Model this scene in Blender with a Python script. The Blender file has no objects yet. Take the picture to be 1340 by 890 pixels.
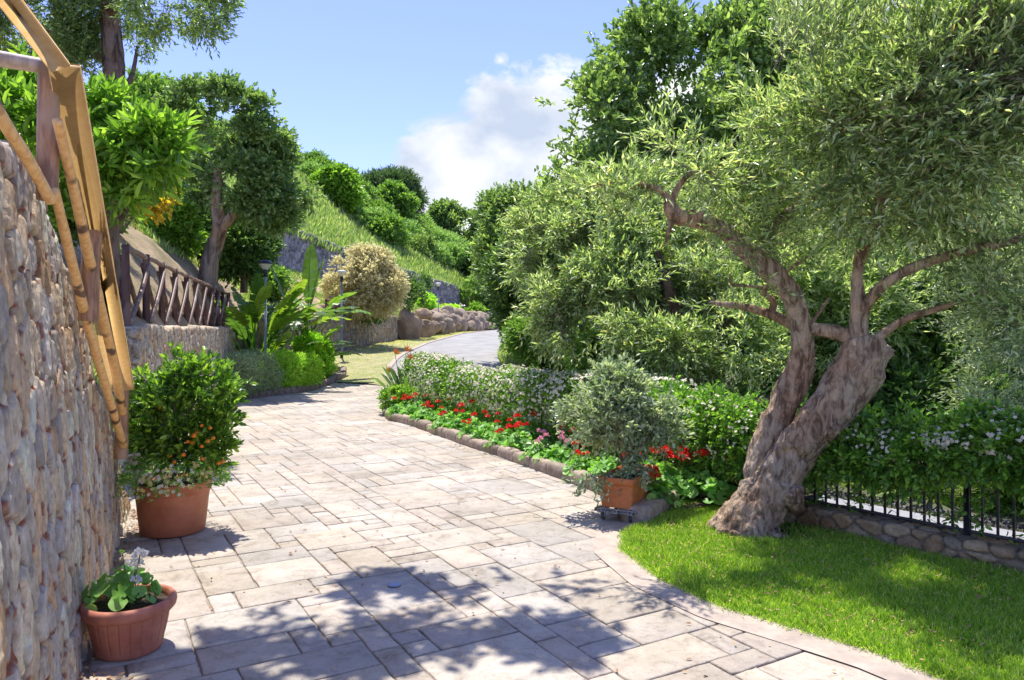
import bpy, math, random
import numpy as np
from mathutils import Vector, Matrix, Euler
random.seed(7)
R = np.random.default_rng(11)
SC = bpy.context.scene
COL = SC.collection
F = 960.0; EYE = 1.6; HZ = 430.0; CX = 670.0
def P(px, py, Y): return np.array([(px-CX)/F*Y, Y, EYE-(py-HZ)/F*Y])
def G(px, py, z=0.0):
    Y = (EYE-z)*F/(py-HZ); return np.array([(px-CX)/F*Y, Y, z])

# ------------------------------------------------------------------ numeric helpers
def hsh(*a):
    h = np.zeros(np.broadcast(*a).shape, dtype=np.uint64)
    for i, v in enumerate(a):
        h = h ^ (np.asarray(v).astype(np.int64).astype(np.uint64) * np.uint64([73856093, 19349663, 83492791, 2654435761, 40503][i]))
        h = (h ^ (h >> np.uint64(13))) * np.uint64(0x5bd1e995)
        h &= np.uint64(0xffffffffffff)
    h = (h ^ (h >> np.uint64(15))) * np.uint64(0x27d4eb2d)
    h &= np.uint64(0xffffffff)
    h = h ^ (h >> np.uint64(13))
    return (h & np.uint64(0xffffff)).astype(np.float64)/16777215.0
def vnoise(p, seed=0):
    p = np.asarray(p, float); i = np.floor(p); f = p-i; f = f*f*(3-2*f)
    i = i.astype(np.int64); out = 0
    for dx in (0, 1):
        for dy in (0, 1):
            for dz in (0, 1):
                w = (f[..., 0] if dx else 1-f[..., 0])*(f[..., 1] if dy else 1-f[..., 1])*(f[..., 2] if dz else 1-f[..., 2])
                out = out + w*hsh(i[..., 0]+dx, i[..., 1]+dy, i[..., 2]+dz, np.int64(seed))
    return out*2-1
def fbm(p, o=3, seed=0):
    p = np.asarray(p, float); s = 0; a = 1.0
    for k in range(o):
        s = s+a*vnoise(p*(2.03**k)+k*17.3, seed+k); a *= .5
    return s/1.6
def vor2(u, v, cu, cv, seed=0, jit=.9):
    a = u/cu; b = v/cv; ia = np.floor(a).astype(np.int64); ib = np.floor(b).astype(np.int64)
    D = []; I = []
    for di in (-1, 0, 1):
        for dj in (-1, 0, 1):
            ca = ia+di; cb = ib+dj
            ja = hsh(ca, cb, np.int64(seed)); jb = hsh(ca, cb, np.int64(seed+77))
            sa = ca+.5+(ja-.5)*jit+.5*(cb % 2); sb = cb+.5+(jb-.5)*jit
            D.append(np.hypot(a-sa, b-sb)); I.append(hsh(ca, cb, np.int64(seed+5)))
    D = np.array(D); I = np.array(I)
    o = np.argsort(D, axis=0)
    d1 = np.take_along_axis(D, o[:1], 0)[0]; d2 = np.take_along_axis(D, o[1:2], 0)[0]
    idd = np.take_along_axis(I, o[:1], 0)[0]
    return d1, d2-d1, idd
def nrm(v):
    v = np.asarray(v, float); return v/np.maximum(np.linalg.norm(v, axis=-1, keepdims=True), 1e-9)
def sst(x, a, b):
    t = np.clip((x-a)/(b-a), 0, 1); return t*t*(3-2*t)
def cat(P_, n):
    P_ = np.asarray(P_, float); K = len(P_)
    t = np.linspace(0, K-1, n); i = np.minimum(t.astype(int), K-2); f = (t-i)[:, None]
    if P_.ndim == 1: P_ = P_[:, None]; flat = True
    else: flat = False
    p0 = P_[np.maximum(i-1, 0)]; p1 = P_[i]; p2 = P_[i+1]; p3 = P_[np.minimum(i+2, K-1)]
    r = .5*((2*p1)+(-p0+p2)*f+(2*p0-5*p1+4*p2-p3)*f*f+(-p0+3*p1-3*p2+p3)*f**3)
    return r[:, 0] if flat else r
def resamp(P_, n):
    P_ = np.asarray(P_, float); d = np.r_[0, np.cumsum(np.linalg.norm(np.diff(P_, axis=0), axis=1))]
    t = np.linspace(0, d[-1], n); return np.stack([np.interp(t, d, P_[:, k]) for k in range(P_.shape[1])], 1)

# ------------------------------------------------------------------ mesh accumulator
class MB:
    def __init__(s): s.v = []; s.f = {}; s.n = 0; s.c = []
    def add(s, v, faces, col=None):
        v = np.asarray(v, float).reshape(-1, 3)
        for fa in (faces if isinstance(faces, list) else [faces]):
            fa = np.asarray(fa)
            if fa.size: s.f.setdefault(fa.shape[1], []).append(fa+s.n)
        s.v.append(v); s.n += len(v)
        c = np.ones((len(v), 3)) if col is None else np.broadcast_to(np.asarray(col, float), (len(v), 3))
        s.c.append(c)
        return s
    def build(s, name, mat, parent=None, smooth=False, col=False):
        me = bpy.data.meshes.new(name); V = np.concatenate(s.v)
        me.vertices.add(len(V)); me.vertices.foreach_set('co', V.ravel().astype(np.float32))
        L = []; st = []; p = 0
        for k, fl in s.f.items():
            fa = np.concatenate(fl); L.append(fa.ravel()); st.append(p+np.arange(len(fa))*k); p += fa.size
        L = np.concatenate(L); st = np.concatenate(st)
        me.loops.add(len(L)); me.loops.foreach_set('vertex_index', L.astype(np.int32))
        me.polygons.add(len(st)); me.polygons.foreach_set('loop_start', st.astype(np.int32))
        if smooth: me.polygons.foreach_set('use_smooth', np.ones(len(st), bool))
        if col:
            a = me.color_attributes.new('Col', 'FLOAT_COLOR', 'POINT')
            C4 = np.c_[np.concatenate(s.c), np.ones(len(V))]
            a.data.foreach_set('color', C4.ravel().astype(np.float32))
        me.update(calc_edges=True); me.validate()
        if mat: me.materials.append(mat)
        o = bpy.data.objects.new(name, me); COL.objects.link(o)
        if parent: o.parent = parent
        return o
def tag(o, label=None, cat_=None, group=None, kind=None):
    if label: o['label'] = label
    if cat_: o['category'] = cat_
    if group: o['group'] = group
    if kind: o['kind'] = kind
    return o
def thing(name, label, cat_, loc=(0, 0, 0), group=None, rz=0):
    o = bpy.data.objects.new(name, None); COL.objects.link(o); o.location = loc; o.rotation_euler = (0, 0, rz)
    o.empty_display_size = .1
    return tag(o, label, cat_, group)
def reloc(root, base):
    """children were meshed in world space: shift them so the empty sits at the thing's base"""
    b = Vector([float(x) for x in base]); root.location = b
    for ch in root.children:
        ch.location = ch.location-b
def dup(root, loc, rz=0, sc=1, label=None):
    r = root.copy(); COL.objects.link(r); r.location = [float(x) for x in loc]; r.rotation_euler = (0, 0, rz); r.scale = (sc, sc, sc) if np.isscalar(sc) else sc
    if label: r['label'] = label
    for ch in list(root.children):
        c = ch.copy(); COL.objects.link(c); c.parent = r
        for g in ch.children:
            d = g.copy(); COL.objects.link(d); d.parent = c
    return r

# primitives ---------------------------------------------------------------
def tube(mb, pts, rad, ns=8, disp=None, n=None, caps=True, spline=True, col=None):
    pts = np.asarray(pts, float); rad = np.broadcast_to(np.asarray(rad, float), (len(pts),)) if np.ndim(rad) == 0 else np.asarray(rad, float)
    if n and spline: pts, rad = cat(pts, n), cat(rad, n)
    elif n: pts, rad = resamp(np.c_[pts, rad], n)[:, :3], resamp(np.c_[pts, rad], n)[:, 3]
    K = len(pts); T = nrm(np.gradient(pts, axis=0))
    ref = np.array([0, 0, 1.]) if abs(T[0][2]) < .9 else np.array([1., 0, 0])
    A = np.zeros((K, 3)); a = nrm(np.cross(T[0], ref)); 
    for i in range(K):
        a = nrm(a-T[i]*np.dot(a, T[i])); A[i] = a
    B = np.cross(T, A); th = np.linspace(0, 2*np.pi, ns, endpoint=False)
    dirs = A[:, None]*np.cos(th)[None, :, None]+B[:, None]*np.sin(th)[None, :, None]
    s = np.r_[0, np.cumsum(np.linalg.norm(np.diff(pts, axis=0), axis=1))]
    rr = rad[:, None]*np.ones(ns)[None]
    if disp: rr = rr*(1+disp(pts[:, None]+dirs*rad[:, None, None], s[:, None], th[None]))
    V = pts[:, None]+dirs*rr[..., None]
    i = np.arange(K-1)[:, None]*ns; j = np.arange(ns)[None]; j2 = (j+1) % ns
    q = np.stack([i+j, i+j2, i+ns+j2, i+ns+j], -1).reshape(-1, 4)
    V = V.reshape(-1, 3)
    fs = [q]
    if caps:
        V = np.r_[V, pts[:1], pts[-1:]]; c0 = K*ns; jj = np.arange(ns)
        fs.append(np.stack([np.full(ns, c0), (jj+1) % ns, jj], 1)); fs.append(np.stack([np.full(ns, c0+1), (K-1)*ns+jj, (K-1)*ns+(jj+1) % ns], 1))
    mb.add(V, fs, col)
def lathe(mb, prof, ns=48, loc=(0, 0, 0), rmod=None, col=None):
    prof = np.asarray(prof, float); th = np.linspace(0, 2*np.pi, ns, endpoint=False); K = len(prof)
    r = prof[:, 0][:, None]*np.ones(ns)
    if rmod is not None: r = r*rmod(prof[:, 1][:, None], th[None])
    V = np.stack([r*np.cos(th), r*np.sin(th), prof[:, 1][:, None]*np.ones(ns)], -1)+np.array(loc)
    i = np.arange(K-1)[:, None]*ns; j = np.arange(ns)[None]; j2 = (j+1) % ns
    mb.add(V.reshape(-1, 3), np.stack([i+j, i+j2, i+ns+j2, i+ns+j], -1).reshape(-1, 4), col)
def box(mb, c, s, rz=0, M=None, col=None, ch=0.0):
    s = np.array(s, float)/2; c = np.array(c, float)
    if ch <= 0:
        v = np.array([[x, y, z] for x in (-1, 1) for y in (-1, 1) for z in (-1, 1)], float)*s
        f = [np.array([[0, 1, 3, 2], [4, 6, 7, 5], [0, 4, 5, 1], [2, 3, 7, 6], [0, 2, 6, 4], [1, 5, 7, 3]])]
    else:
        vs = []
        for x in (-1, 1):
            for y in (-1, 1):
                for z in (-1, 1):
                    for k in range(3):
                        w = np.array([x, y, z], float)*s; e = np.full(3, ch); e[k] = 0
                        vs.append(w-np.array([x, y, z])*e)
        v = np.array(vs)
        def I(x, y, z, k): return ((x*2+y)*2+z)*3+k
        q = []
        for k in range(3):
            a, b = (k+1) % 3, (k+2) % 3
            for sgn in (0, 1):
                ids = []
                for (p, r_) in ((0, 0), (1, 0), (1, 1), (0, 1)):
                    co = [0, 0, 0]; co[k] = sgn; co[a] = p; co[b] = r_; ids.append(I(*co, k))
                q.append(ids if sgn else ids[::-1])
        for k in range(3):
            a, b = (k+1) % 3, (k+2) % 3
            for p in (0, 1):
                for r_ in (0, 1):
                    c0 = [0, 0, 0]; c0[a] = p; c0[b] = r_; c1 = list(c0); c1[k] = 1
                    ids = [I(*c0, a), I(*c1, a), I(*c1, b), I(*c0, b)]
                    q.append(ids if (p == r_) else ids[::-1])
        t = []
        for x in (0, 1):
            for y in (0, 1):
                for z in (0, 1):
                    ids = [I(x, y, z, 0), I(x, y, z, 1), I(x, y, z, 2)]; t.append(ids if (x+y+z) % 2 else ids[::-1])
        f = [np.array(q), np.array(t)]
    if M is None:
        M = np.array([[math.cos(rz), -math.sin(rz), 0], [math.sin(rz), math.cos(rz), 0], [0, 0, 1]])
    mb.add(v@np.asarray(M).T+c, f, col)
def blob(mb, c, r, amp=.2, fr=1.6, sub=3, seed=0, col=None, cuts=0):
    import bmesh
    bm = bmesh.new(); bmesh.ops.create_icosphere(bm, subdivisions=sub, radius=1)
    V = np.array([v.co[:] for v in bm.verts]); Fa = np.array([[v.index for v in f.verts] for f in bm.faces]); bm.free()
    d = 1+amp*fbm(V*fr+seed*9.1, 4, seed)+amp*.6*np.round(vnoise(V*fr*1.3+seed, seed+3)*2)/2
    V = V*d[:, None]; rg = np.random.default_rng(seed+500)
    for _ in range(cuts):
        n = nrm(rg.normal(size=3)); e = rg.uniform(.62, .88); q = V@n; V = V-np.maximum(0, q-e)[:, None]*n*.92
    mb.add(V*np.array(r)+np.array(c), Fa, col)

# leaves --------------------------------------------------------------------
T_LANCE = (np.array([[0, 0, 0], [.42, .5, .09], [1, 0, -.06], [.42, -.5, .09]]), [np.array([[0, 2, 1], [0, 3, 2]])])
T_OVAL = (np.array([[0, 0, 0], [.28, .46, .09], [.68, .42, .07], [1, 0, -.08], [.68, -.42, .07], [.28, -.46, .09]]), [np.array([[0, 3, 2, 1], [0, 5, 4, 3]])])
T_PET = (np.array([[0, 0, 0], [.5, .5, .12], [1, 0, .02], [.5, -.5, .12]]), [np.array([[0, 3, 2, 1]])])
def leafs(mb, pos, d, up, L, W, T=T_LANCE):
    N = len(pos); d = nrm(d); s = nrm(np.cross(d, up)); n = np.cross(s, d)
    L = np.broadcast_to(L, (N,)); W = np.broadcast_to(W, (N,)); t = T[0]
    V = pos[:, None]+d[:, None]*(t[:, 0][None]*L[:, None])[..., None]+s[:, None]*(t[:, 1][None]*W[:, None])[..., None]+n[:, None]*(t[:, 2][None]*L[:, None])[..., None]
    k = len(t); mb.add(V.reshape(-1, 3), [(f[None]+np.arange(N)[:, None, None]*k).reshape(-1, f.shape[1]) for f in T[1]])
def rdir(n): return nrm(R.normal(size=(n, 3)))
def shoots(mb, pos, d, nl, slen, L, W, T=T_LANCE, ang=.9, tw=None, tr=.0015, jit=.25, lv=.25, flat=.85):
    S = len(pos); d = nrm(d); slen = slen*R.uniform(.6, 1.25, S)
    t = (np.arange(nl)+.6)/nl; t = t[None]*np.ones((S, 1))+R.uniform(-.25, .25, (S, nl))/nl
    bend = np.array([0, 0, -.18])
    pts = pos[:, None]+d[:, None]*(t*slen[:, None])[..., None]+bend*(t**2*slen[:, None])[..., None]
    a = nrm(np.cross(d, rdir(S))); b = np.cross(d, a)
    az = np.arange(nl)[None]*2.4+R.uniform(0, 6.28, (S, 1))+R.normal(0, .3, (S, nl))
    ra = a[:, None]*np.cos(az)[..., None]+b[:, None]*np.sin(az)[..., None]
    an = (ang*(1-.55*t))[..., None]
    ld = nrm(d[:, None]*np.cos(an)+ra*np.sin(an)+R.normal(0, jit, (S, nl, 3)))
    up = nrm(np.array([0, 0, 1.])+R.normal(0, flat, (S, nl, 3)))
    sz = R.uniform(1-lv, 1+lv, S*nl)
    leafs(mb, pts.reshape(-1, 3), ld.reshape(-1, 3), up.reshape(-1, 3), L*sz, W*sz, T)
    if tw is not None:
        e = pos+d*slen[:, None]+bend*slen[:, None]
        prisms(tw, pos-d*slen[:, None]*.35, e, tr)
def prisms(mb, p, q, r):
    N = len(p); d = nrm(q-p); a = nrm(np.cross(d, rdir(N))); b = np.cross(d, a); th = np.arange(3)*2.094
    o = (a[:, None]*np.cos(th)[None, :, None]+b[:, None]*np.sin(th)[None, :, None])*np.reshape(r, (-1, 1, 1))
    V = np.concatenate([p[:, None]+o, q[:, None]+o*.6], 1).reshape(-1, 3)
    f = np.array([[0, 1, 4, 3], [1, 2, 5, 4], [2, 0, 3, 5]]); mb.add(V, (f[None]+np.arange(N)[:, None, None]*6).reshape(-1, 4))
def inblobs(blobs, n, shell=.6, cf=1.6, ct=-.15, seed=0, updir=.35, rnd=.5):
    """blobs: (cx,cy,cz,rx,ry,rz). returns points, outward directions, thinned by clump noise"""
    B = np.array(blobs, float); w = (B[:, 3]*B[:, 4]*B[:, 5])**(2/3); w /= w.sum()
    pos = []; dr = []; got = 0
    while got < n:
        m = int((n-got)*1.6)+50; k = R.choice(len(B), m, p=w); u = rdir(m)
        r = R.uniform(shell**3, 1, m)**(1/3.)
        lump = 1+.16*fbm(u*2.2+B[k, :3]*.7, 2, seed+3)
        p = B[k, :3]+u*B[k, 3:6]*(r*lump)[:, None]
        ok = fbm(p*cf, 2, seed) > ct+R.normal(0, .08, m)
        # drop points deep inside other blobs
        deep = np.zeros(m, bool)
        for b in B: deep |= (((p-b[:3])/b[3:6])**2).sum(1) < (shell*.8)**2
        ok &= ~deep
        pos.append(p[ok]); dr.append(nrm(u[ok]+np.array([0, 0, updir])+R.normal(0, rnd, (ok.sum(), 3)))); got += ok.sum()
    return np.concatenate(pos)[:n], np.concatenate(dr)[:n]
def pb(px, py, r, Y, sy=1.0, sz=1.0):
    c = P(px, py, Y); rr = r/F*Y; return (c[0], c[1], c[2], rr, rr*sy, rr*sz)
SKY=.15; SUN=3.3; EXPO=1.12; CLOUD=3.7
# ------------------------------------------------------------------ materials
def mat(name, build):
    m = bpy.data.materials.new(name); m.use_nodes = True; nt = m.node_tree
    for n in list(nt.nodes): nt.nodes.remove(n)
    out = nt.nodes.new('ShaderNodeOutputMaterial')
    def N(t, **k):
        n = nt.nodes.new('ShaderNode'+t)
        for a, v in k.items():
            if a.startswith('i_'): n.inputs[a[2:].replace('_', ' ')].default_value = v
            else: setattr(n, a, v)
        return n
    def Lk(a, b): nt.links.new(a, b)
    sh = build(N, Lk); Lk(sh.outputs[0], out.inputs['Surface']); return m
def ramp(N, cols, pos=None, interp='LINEAR'):
    r = N('ValToRGB'); e = r.color_ramp.elements; r.color_ramp.interpolation = interp
    pos = pos or [i/(len(cols)-1) for i in range(len(cols))]
    while len(e) < len(cols): e.new(.5)
    for i, c in enumerate(cols): e[i].position = pos[i]; e[i].color = (*c, 1)
    return r
def leaf_mat(name, cols, pos=None, tr=.35, rough=.45, tcol=None, spec=.5):
    if max(cols[0]) < .3: cols = [tuple(min(.8, x*1.68) for x in c) for c in cols]
    def b(N, Lk):
        g = N('NewGeometry'); r = ramp(N, cols, pos); Lk(g.outputs['Random Per Island'], r.inputs[0])
        p = N('BsdfPrincipled', i_Roughness=rough); p.inputs['Specular IOR Level'].default_value = spec
        Lk(r.outputs[0], p.inputs['Base Color'])
        t = N('BsdfTranslucent'); mx = N('Mix', data_type='RGBA', blend_type='MULTIPLY'); mx.inputs[0].default_value = 1
        Lk(r.outputs[0], mx.inputs[6]); mx.inputs[7].default_value = (*(tcol or (1.7, 1.8, .8)), 1)
        Lk(mx.outputs[2], t.inputs[0])
        s = N('MixShader'); s.inputs[0].default_value = tr; Lk(p.outputs[0], s.inputs[1]); Lk(t.outputs[0], s.inputs[2]); return s
    return mat(name, b)
def simple(name, c, rough=.6, var=.15, scale=8, bump=.0, metal=0, c2=None, attr=False, bscale=None, stretch=(1, 1, 1), spec=.5, detail=6, space='Object'):
    def b(N, Lk):
        tc = N('TexCoord'); mp = N('Mapping'); mp.inputs['Scale'].default_value = stretch; Lk(tc.outputs[space], mp.inputs[0])
        n = N('TexNoise', i_Scale=scale, i_Detail=detail, i_Roughness=.65); Lk(mp.outputs[0], n.inputs[0])
        c_2 = c2 or tuple(x*(1-var*2) for x in c)
        r = ramp(N, [c_2, c], [.32, .66]); Lk(n.outputs[0], r.inputs[0])
        p = N('BsdfPrincipled', i_Roughness=rough, i_Metallic=metal); p.inputs['Specular IOR Level'].default_value = spec
        src = r.outputs[0]
        if attr:
            a = N('VertexColor', layer_name='Col'); mx = N('Mix', data_type='RGBA', blend_type='MULTIPLY'); mx.inputs[0].default_value = 1
            Lk(a.outputs[0], mx.inputs[6]); Lk(src, mx.inputs[7]); src = mx.outputs[2]
        Lk(src, p.inputs['Base Color'])
        if bump:
            n2 = N('TexNoise', i_Scale=bscale or scale*4, i_Detail=8, i_Roughness=.7); Lk(mp.outputs[0], n2.inputs[0])
            bp = N('Bump', i_Strength=1.0, i_Distance=bump); Lk(n2.outputs[0], bp.inputs['Height']); Lk(bp.outputs[0], p.inputs['Normal'])
        return p
    return mat(name, b)
M = {}
M['stone'] = simple('wall stone', (1, 1, 1), .85, scale=22, bump=.010, c2=(.55, .52, .48), attr=True, bscale=38, spec=.25)
M['far_stone'] = simple('far wall stone', (1, 1, 1), .9, scale=5, bump=.02, c2=(.6, .6, .62), attr=True, bscale=14, spec=.2)
def paverm(N, Lk):
    tc = N('TexCoord'); g = tc.outputs['Object']
    def nz(s, d, r=.65, dist=0):
        n = N('TexNoise', i_Scale=s, i_Detail=d, i_Roughness=r, i_Distortion=dist); Lk(g, n.inputs[0]); return n.outputs[0]
    def mul(a, b):
        m_ = N('Mix', data_type='RGBA', blend_type='MULTIPLY'); m_.inputs[0].default_value = 1; Lk(a, m_.inputs[6]); Lk(b, m_.inputs[7]); return m_.outputs[2]
    def rp(src, cols, pos):
        r = ramp(N, cols, pos); Lk(src, r.inputs[0]); return r.outputs[0]
    a = N('VertexColor', layer_name='Col').outputs[0]
    c = mul(a, rp(nz(.9, 5), [(.66, .65, .63), (.88, .87, .87)], [.35, .62]))
    c = mul(c, rp(nz(6.5, 9, .72, .8), [(.66, .62, .57), (.95, .94, .92), (1.10, 1.10, 1.08)], [.33, .48, .68]))
    c = mul(c, rp(nz(38, 6, .8), [(.60, .55, .50), (1, 1, 1)], [.30, .46]))
    p = N('BsdfPrincipled', i_Roughness=.75); p.inputs['Specular IOR Level'].default_value = .3; Lk(c, p.inputs['Base Color'])
    ad = N('Math', operation='MULTIPLY_ADD'); Lk(nz(7, 8, .7, 1.2), ad.inputs[0]); ad.inputs[1].default_value = 3.0; Lk(nz(40, 8, .75), ad.inputs[2])
    bp = N('Bump', i_Strength=1.0, i_Distance=.004); Lk(ad.outputs[0], bp.inputs['Height']); Lk(bp.outputs[0], p.inputs['Normal']); return p
M['paver'] = mat('stamped paving', paverm)
M['joint'] = simple('paving joint', (.34, .28, .22), .9, scale=12, bump=.003)
M['border'] = simple('concrete border', (.50, .41, .33), .8, scale=7, bump=.004, c2=(.33, .27, .22), bscale=40)
M['kerb'] = simple('kerb stone', (1, 1, 1), .85, scale=16, bump=.006, c2=(.55, .5, .45), attr=True, bscale=50, spec=.3)
M['asphalt'] = simple('pale asphalt', (.37, .36, .34), .9, scale=1.3, bump=.006, c2=(.24, .235, .225), bscale=60)
M['soil'] = simple('bed soil', (.10, .065, .045), .95, scale=18, bump=.02, c2=(.045, .03, .022))
M['dirt'] = simple('slope dirt', (.50, .36, .23), .95, scale=1.6, bump=.06, c2=(.19, .17, .07), bscale=9)
M['hill'] = simple('hill turf', (.19, .24, .06), .95, scale=.35, bump=.08, c2=(.09, .15, .03), bscale=5)
M['verge'] = simple('dry verge turf', (.42, .37, .20), .95, scale=2.2, bump=.02, c2=(.24, .27, .09), bscale=40)
M['ground'] = simple('garden ground', (.10, .13, .045), .95, scale=1.4, bump=.03, c2=(.10, .085, .055), bscale=25)
M['lawnbase'] = simple('lawn soil', (.07, .12, .025), .95, scale=10, bump=.02, c2=(.05, .07, .02))
M['path'] = simple('pale path', (.33, .33, .36), .85, scale=8, bump=.003, c2=(.25, .25, .28), bscale=60)
M['terra'] = simple('terracotta plastic', (.56, .20, .095), .55, scale=5, bump=.0008, c2=(.38, .11, .045), bscale=120)
M['terra2'] = simple('terracotta pot', (.54, .21, .13), .65, scale=7, bump=.001, c2=(.33, .10, .058), bscale=90)
M['orange'] = simple('orange planter', (.62, .21, .07), .5, scale=9, bump=.0005, c2=(.44, .12, .035), bscale=90)
M['dolly'] = simple('dolly plastic', (.66, .63, .60), .5, scale=12, var=.12)
M['wheel'] = simple('castor rubber', (.10, .10, .11), .6)
M['iron'] = simple('painted iron', (.075, .068, .07), .5, scale=20, var=.2)
M['lampgrey'] = simple('lamp pole paint', (.27, .32, .42), .45, scale=10, var=.1)
M['lampdark'] = simple('lamp dark plastic', (.03, .035, .05), .4)
M['lampglass'] = simple('lamp opal bowl', (.78, .76, .72), .25, var=.03)
M['fruit'] = simple('orange fruit', (.85, .24, .012), .38, scale=30, var=.06, bump=.0006)
def barkmat(name, c, c2, c3, sx=7, sz=1.6, bump=.02):
    def b(N, Lk):
        tc = N('TexCoord'); mp = N('Mapping'); mp.inputs['Scale'].default_value = (sx, sx, sz); Lk(tc.outputs['Object'], mp.inputs[0])
        n = N('TexNoise', i_Scale=1.6, i_Detail=9, i_Roughness=.7, i_Distortion=.6); Lk(mp.outputs[0], n.inputs[0])
        n3 = N('TexNoise', i_Scale=2.5, i_Detail=4); Lk(tc.outputs['Object'], n3.inputs[0])
        r = ramp(N, [c2, c, c], [.40, .56, 1]); Lk(n.outputs[0], r.inputs[0])
        r3 = ramp(N, [(0, 0, 0), (1, 1, 1)], [.45, .62]); Lk(n3.outputs[0], r3.inputs[0])
        mx = N('Mix', data_type='RGBA'); Lk(r3.outputs[0], mx.inputs[0]); Lk(r.outputs[0], mx.inputs[6])
        mm = N('Mix', data_type='RGBA', blend_type='MULTIPLY'); mm.inputs[0].default_value = 1; Lk(r.outputs[0], mm.inputs[6]); mm.inputs[7].default_value = (*c3, 1)
        Lk(mm.outputs[2], mx.inputs[7])
        p = N('BsdfPrincipled', i_Roughness=.85); p.inputs['Specular IOR Level'].default_value = .25; Lk(mx.outputs[2], p.inputs['Base Color'])
        v = N('TexVoronoi', feature='DISTANCE_TO_EDGE', i_Scale=2.2); Lk(mp.outputs[0], v.inputs[0])
        ad = N('Math', operation='MULTIPLY_ADD'); Lk(n.outputs[0], ad.inputs[0]); ad.inputs[1].default_value = 1.6; Lk(v.outputs[0], ad.inputs[2])
        bp = N('Bump', i_Strength=1, i_Distance=bump); Lk(ad.outputs[0], bp.inputs['Height']); Lk(bp.outputs[0], p.inputs['Normal'])
        return p
    return mat(name, b)
M['olivebark'] = barkmat('olive bark', (.60, .47, .34), (.19, .13, .085), (.92, .78, .68), 11, 4.5, .03)
M['bark'] = barkmat('grey brown bark', (.27, .20, .16), (.075, .055, .045), (1, .8, .68), 6, 1.5, .03)
M['farbark'] = barkmat('far tree bark', (.46, .35, .25), (.15, .105, .08), (1, .85, .7), 4, 1, .04)
def woodmat(name, c, c2, c3, L=1.0):
    def b(N, Lk):
        tc = N('TexCoord'); g = tc.outputs['Object']
        n = N('TexNoise', i_Scale=5, i_Detail=5, i_Distortion=.4); mp = N('Mapping'); mp.inputs['Scale'].default_value = (9, 9, 1.5); Lk(g, mp.inputs[0]); Lk(mp.outputs[0], n.inputs[0])
        n2 = N('TexNoise', i_Scale=3.2*L, i_Detail=2); Lk(g, n2.inputs[0])
        r = ramp(N, [c2, c], [.35, .6]); Lk(n.outputs[0], r.inputs[0])
        r2 = ramp(N, [(0, 0, 0), (1, 1, 1)], [.57, .64]); Lk(n2.outputs[0], r2.inputs[0])
        mx = N('Mix', data_type='RGBA'); Lk(r2.outputs[0], mx.inputs[0]); Lk(r.outputs[0], mx.inputs[6]); mx.inputs[7].default_value = (*c3, 1)
        p = N('BsdfPrincipled', i_Roughness=.55); Lk(mx.outputs[2], p.inputs['Base Color'])
        bp = N('Bump', i_Strength=.4, i_Distance=.0015); Lk(n.outputs[0], bp.inputs['Height']); Lk(bp.outputs[0], p.inputs['Normal']); return p
    return mat(name, b)
M['pole'] = woodmat('peeled pole wood', (.88, .55, .23), (.72, .38, .13), (.14, .07, .04), 2.2)
M['plank'] = simple('sawn board', (.93, .63, .28), .55, scale=3, c2=(.84, .50, .18), stretch=(9, 9, .8))
M['brownlog'] = woodmat('bark-on log', (.46, .26, .14), (.24, .12, .07), (.44, .29, .18))
M['greylog'] = woodmat('weathered log', (.52, .42, .34), (.36, .27, .2), (.20, .14, .11))
M['darkwood'] = woodmat('dark stained fence wood', (.11, .05, .035), (.055, .028, .022), (.20, .12, .09))
M['darkwood2'] = woodmat('weathered brace wood', (.22, .13, .09), (.12, .065, .045), (.33, .24, .19))
# foliage
M['olive'] = leaf_mat('olive leaves', [(.05, .09, .035), (.14, .20, .07), (.26, .325, .15), (.38, .42, .29), (.38, .32, .12)], [0, .35, .66, .96, 1], .42, .30)
M['olivegrey'] = leaf_mat('grey olive leaves', [(.09, .13, .075), (.20, .25, .15), (.38, .42, .30)], [0, .5, 1], .3, .5)
M['holm'] = leaf_mat('oak leaves', [(.05, .095, .03), (.12, .185, .06), (.26, .33, .13)], [0, .5, 1], .38, .36)
M['dark'] = leaf_mat('dark leaves', [(.035, .07, .024), (.075, .14, .04), (.16, .24, .07)], [0, .6, 1], .3, .42)
M['mid'] = leaf_mat('mid green leaves', [(.06, .12, .025), (.11, .20, .04), (.2, .3, .07)], [0, .6, 1], .38, .5)
M['bright'] = leaf_mat('bright leaves', [(.06, .13, .018), (.12, .22, .03), (.24, .36, .06)], [0, .6, 1], .42, .33)
M['yellow'] = leaf_mat('yellow leaves', [(.30, .26, .03), (.62, .42, .03), (.6, .5, .08)], None, .4, .5)
M['carob'] = leaf_mat('carob leaves', [(.06, .11, .035), (.12, .19, .06), (.23, .30, .13)], [0, .6, 1], .35, .42)
M['citrus'] = leaf_mat('citrus leaves', [(.03, .075, .015), (.08, .16, .02), (.24, .36, .05)], [0, .5, 1], .35, .3)
M['jasmine'] = leaf_mat('jasmine leaves', [(.05, .12, .02), (.10, .20, .03), (.22, .36, .05)], [0, .6, 1], .38, .34)
M['jasflower'] = leaf_mat('jasmine flowers', [(.70, .64, .42), (.84, .78, .58), (.88, .85, .72)], None, .3, .6, (1, 1, 1))
M['lavhedge'] = leaf_mat('grey green leaves', [(.16, .22, .13), (.27, .33, .2), (.4, .45, .3)], None, .3, .6)
M['limehedge'] = leaf_mat('lime leaves', [(.13, .27, .03), (.26, .42, .05), (.38, .54, .08)], None, .4, .5)
M['pale'] = leaf_mat('pale cream leaves', [(.46, .44, .22), (.72, .68, .42), (.84, .79, .56)], None, .5, .6, (1.2, 1.15, .9))
M['pine'] = leaf_mat('pine needles', [(.035, .07, .035), (.07, .12, .05), (.12, .18, .07)], None, .2, .6)
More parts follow.
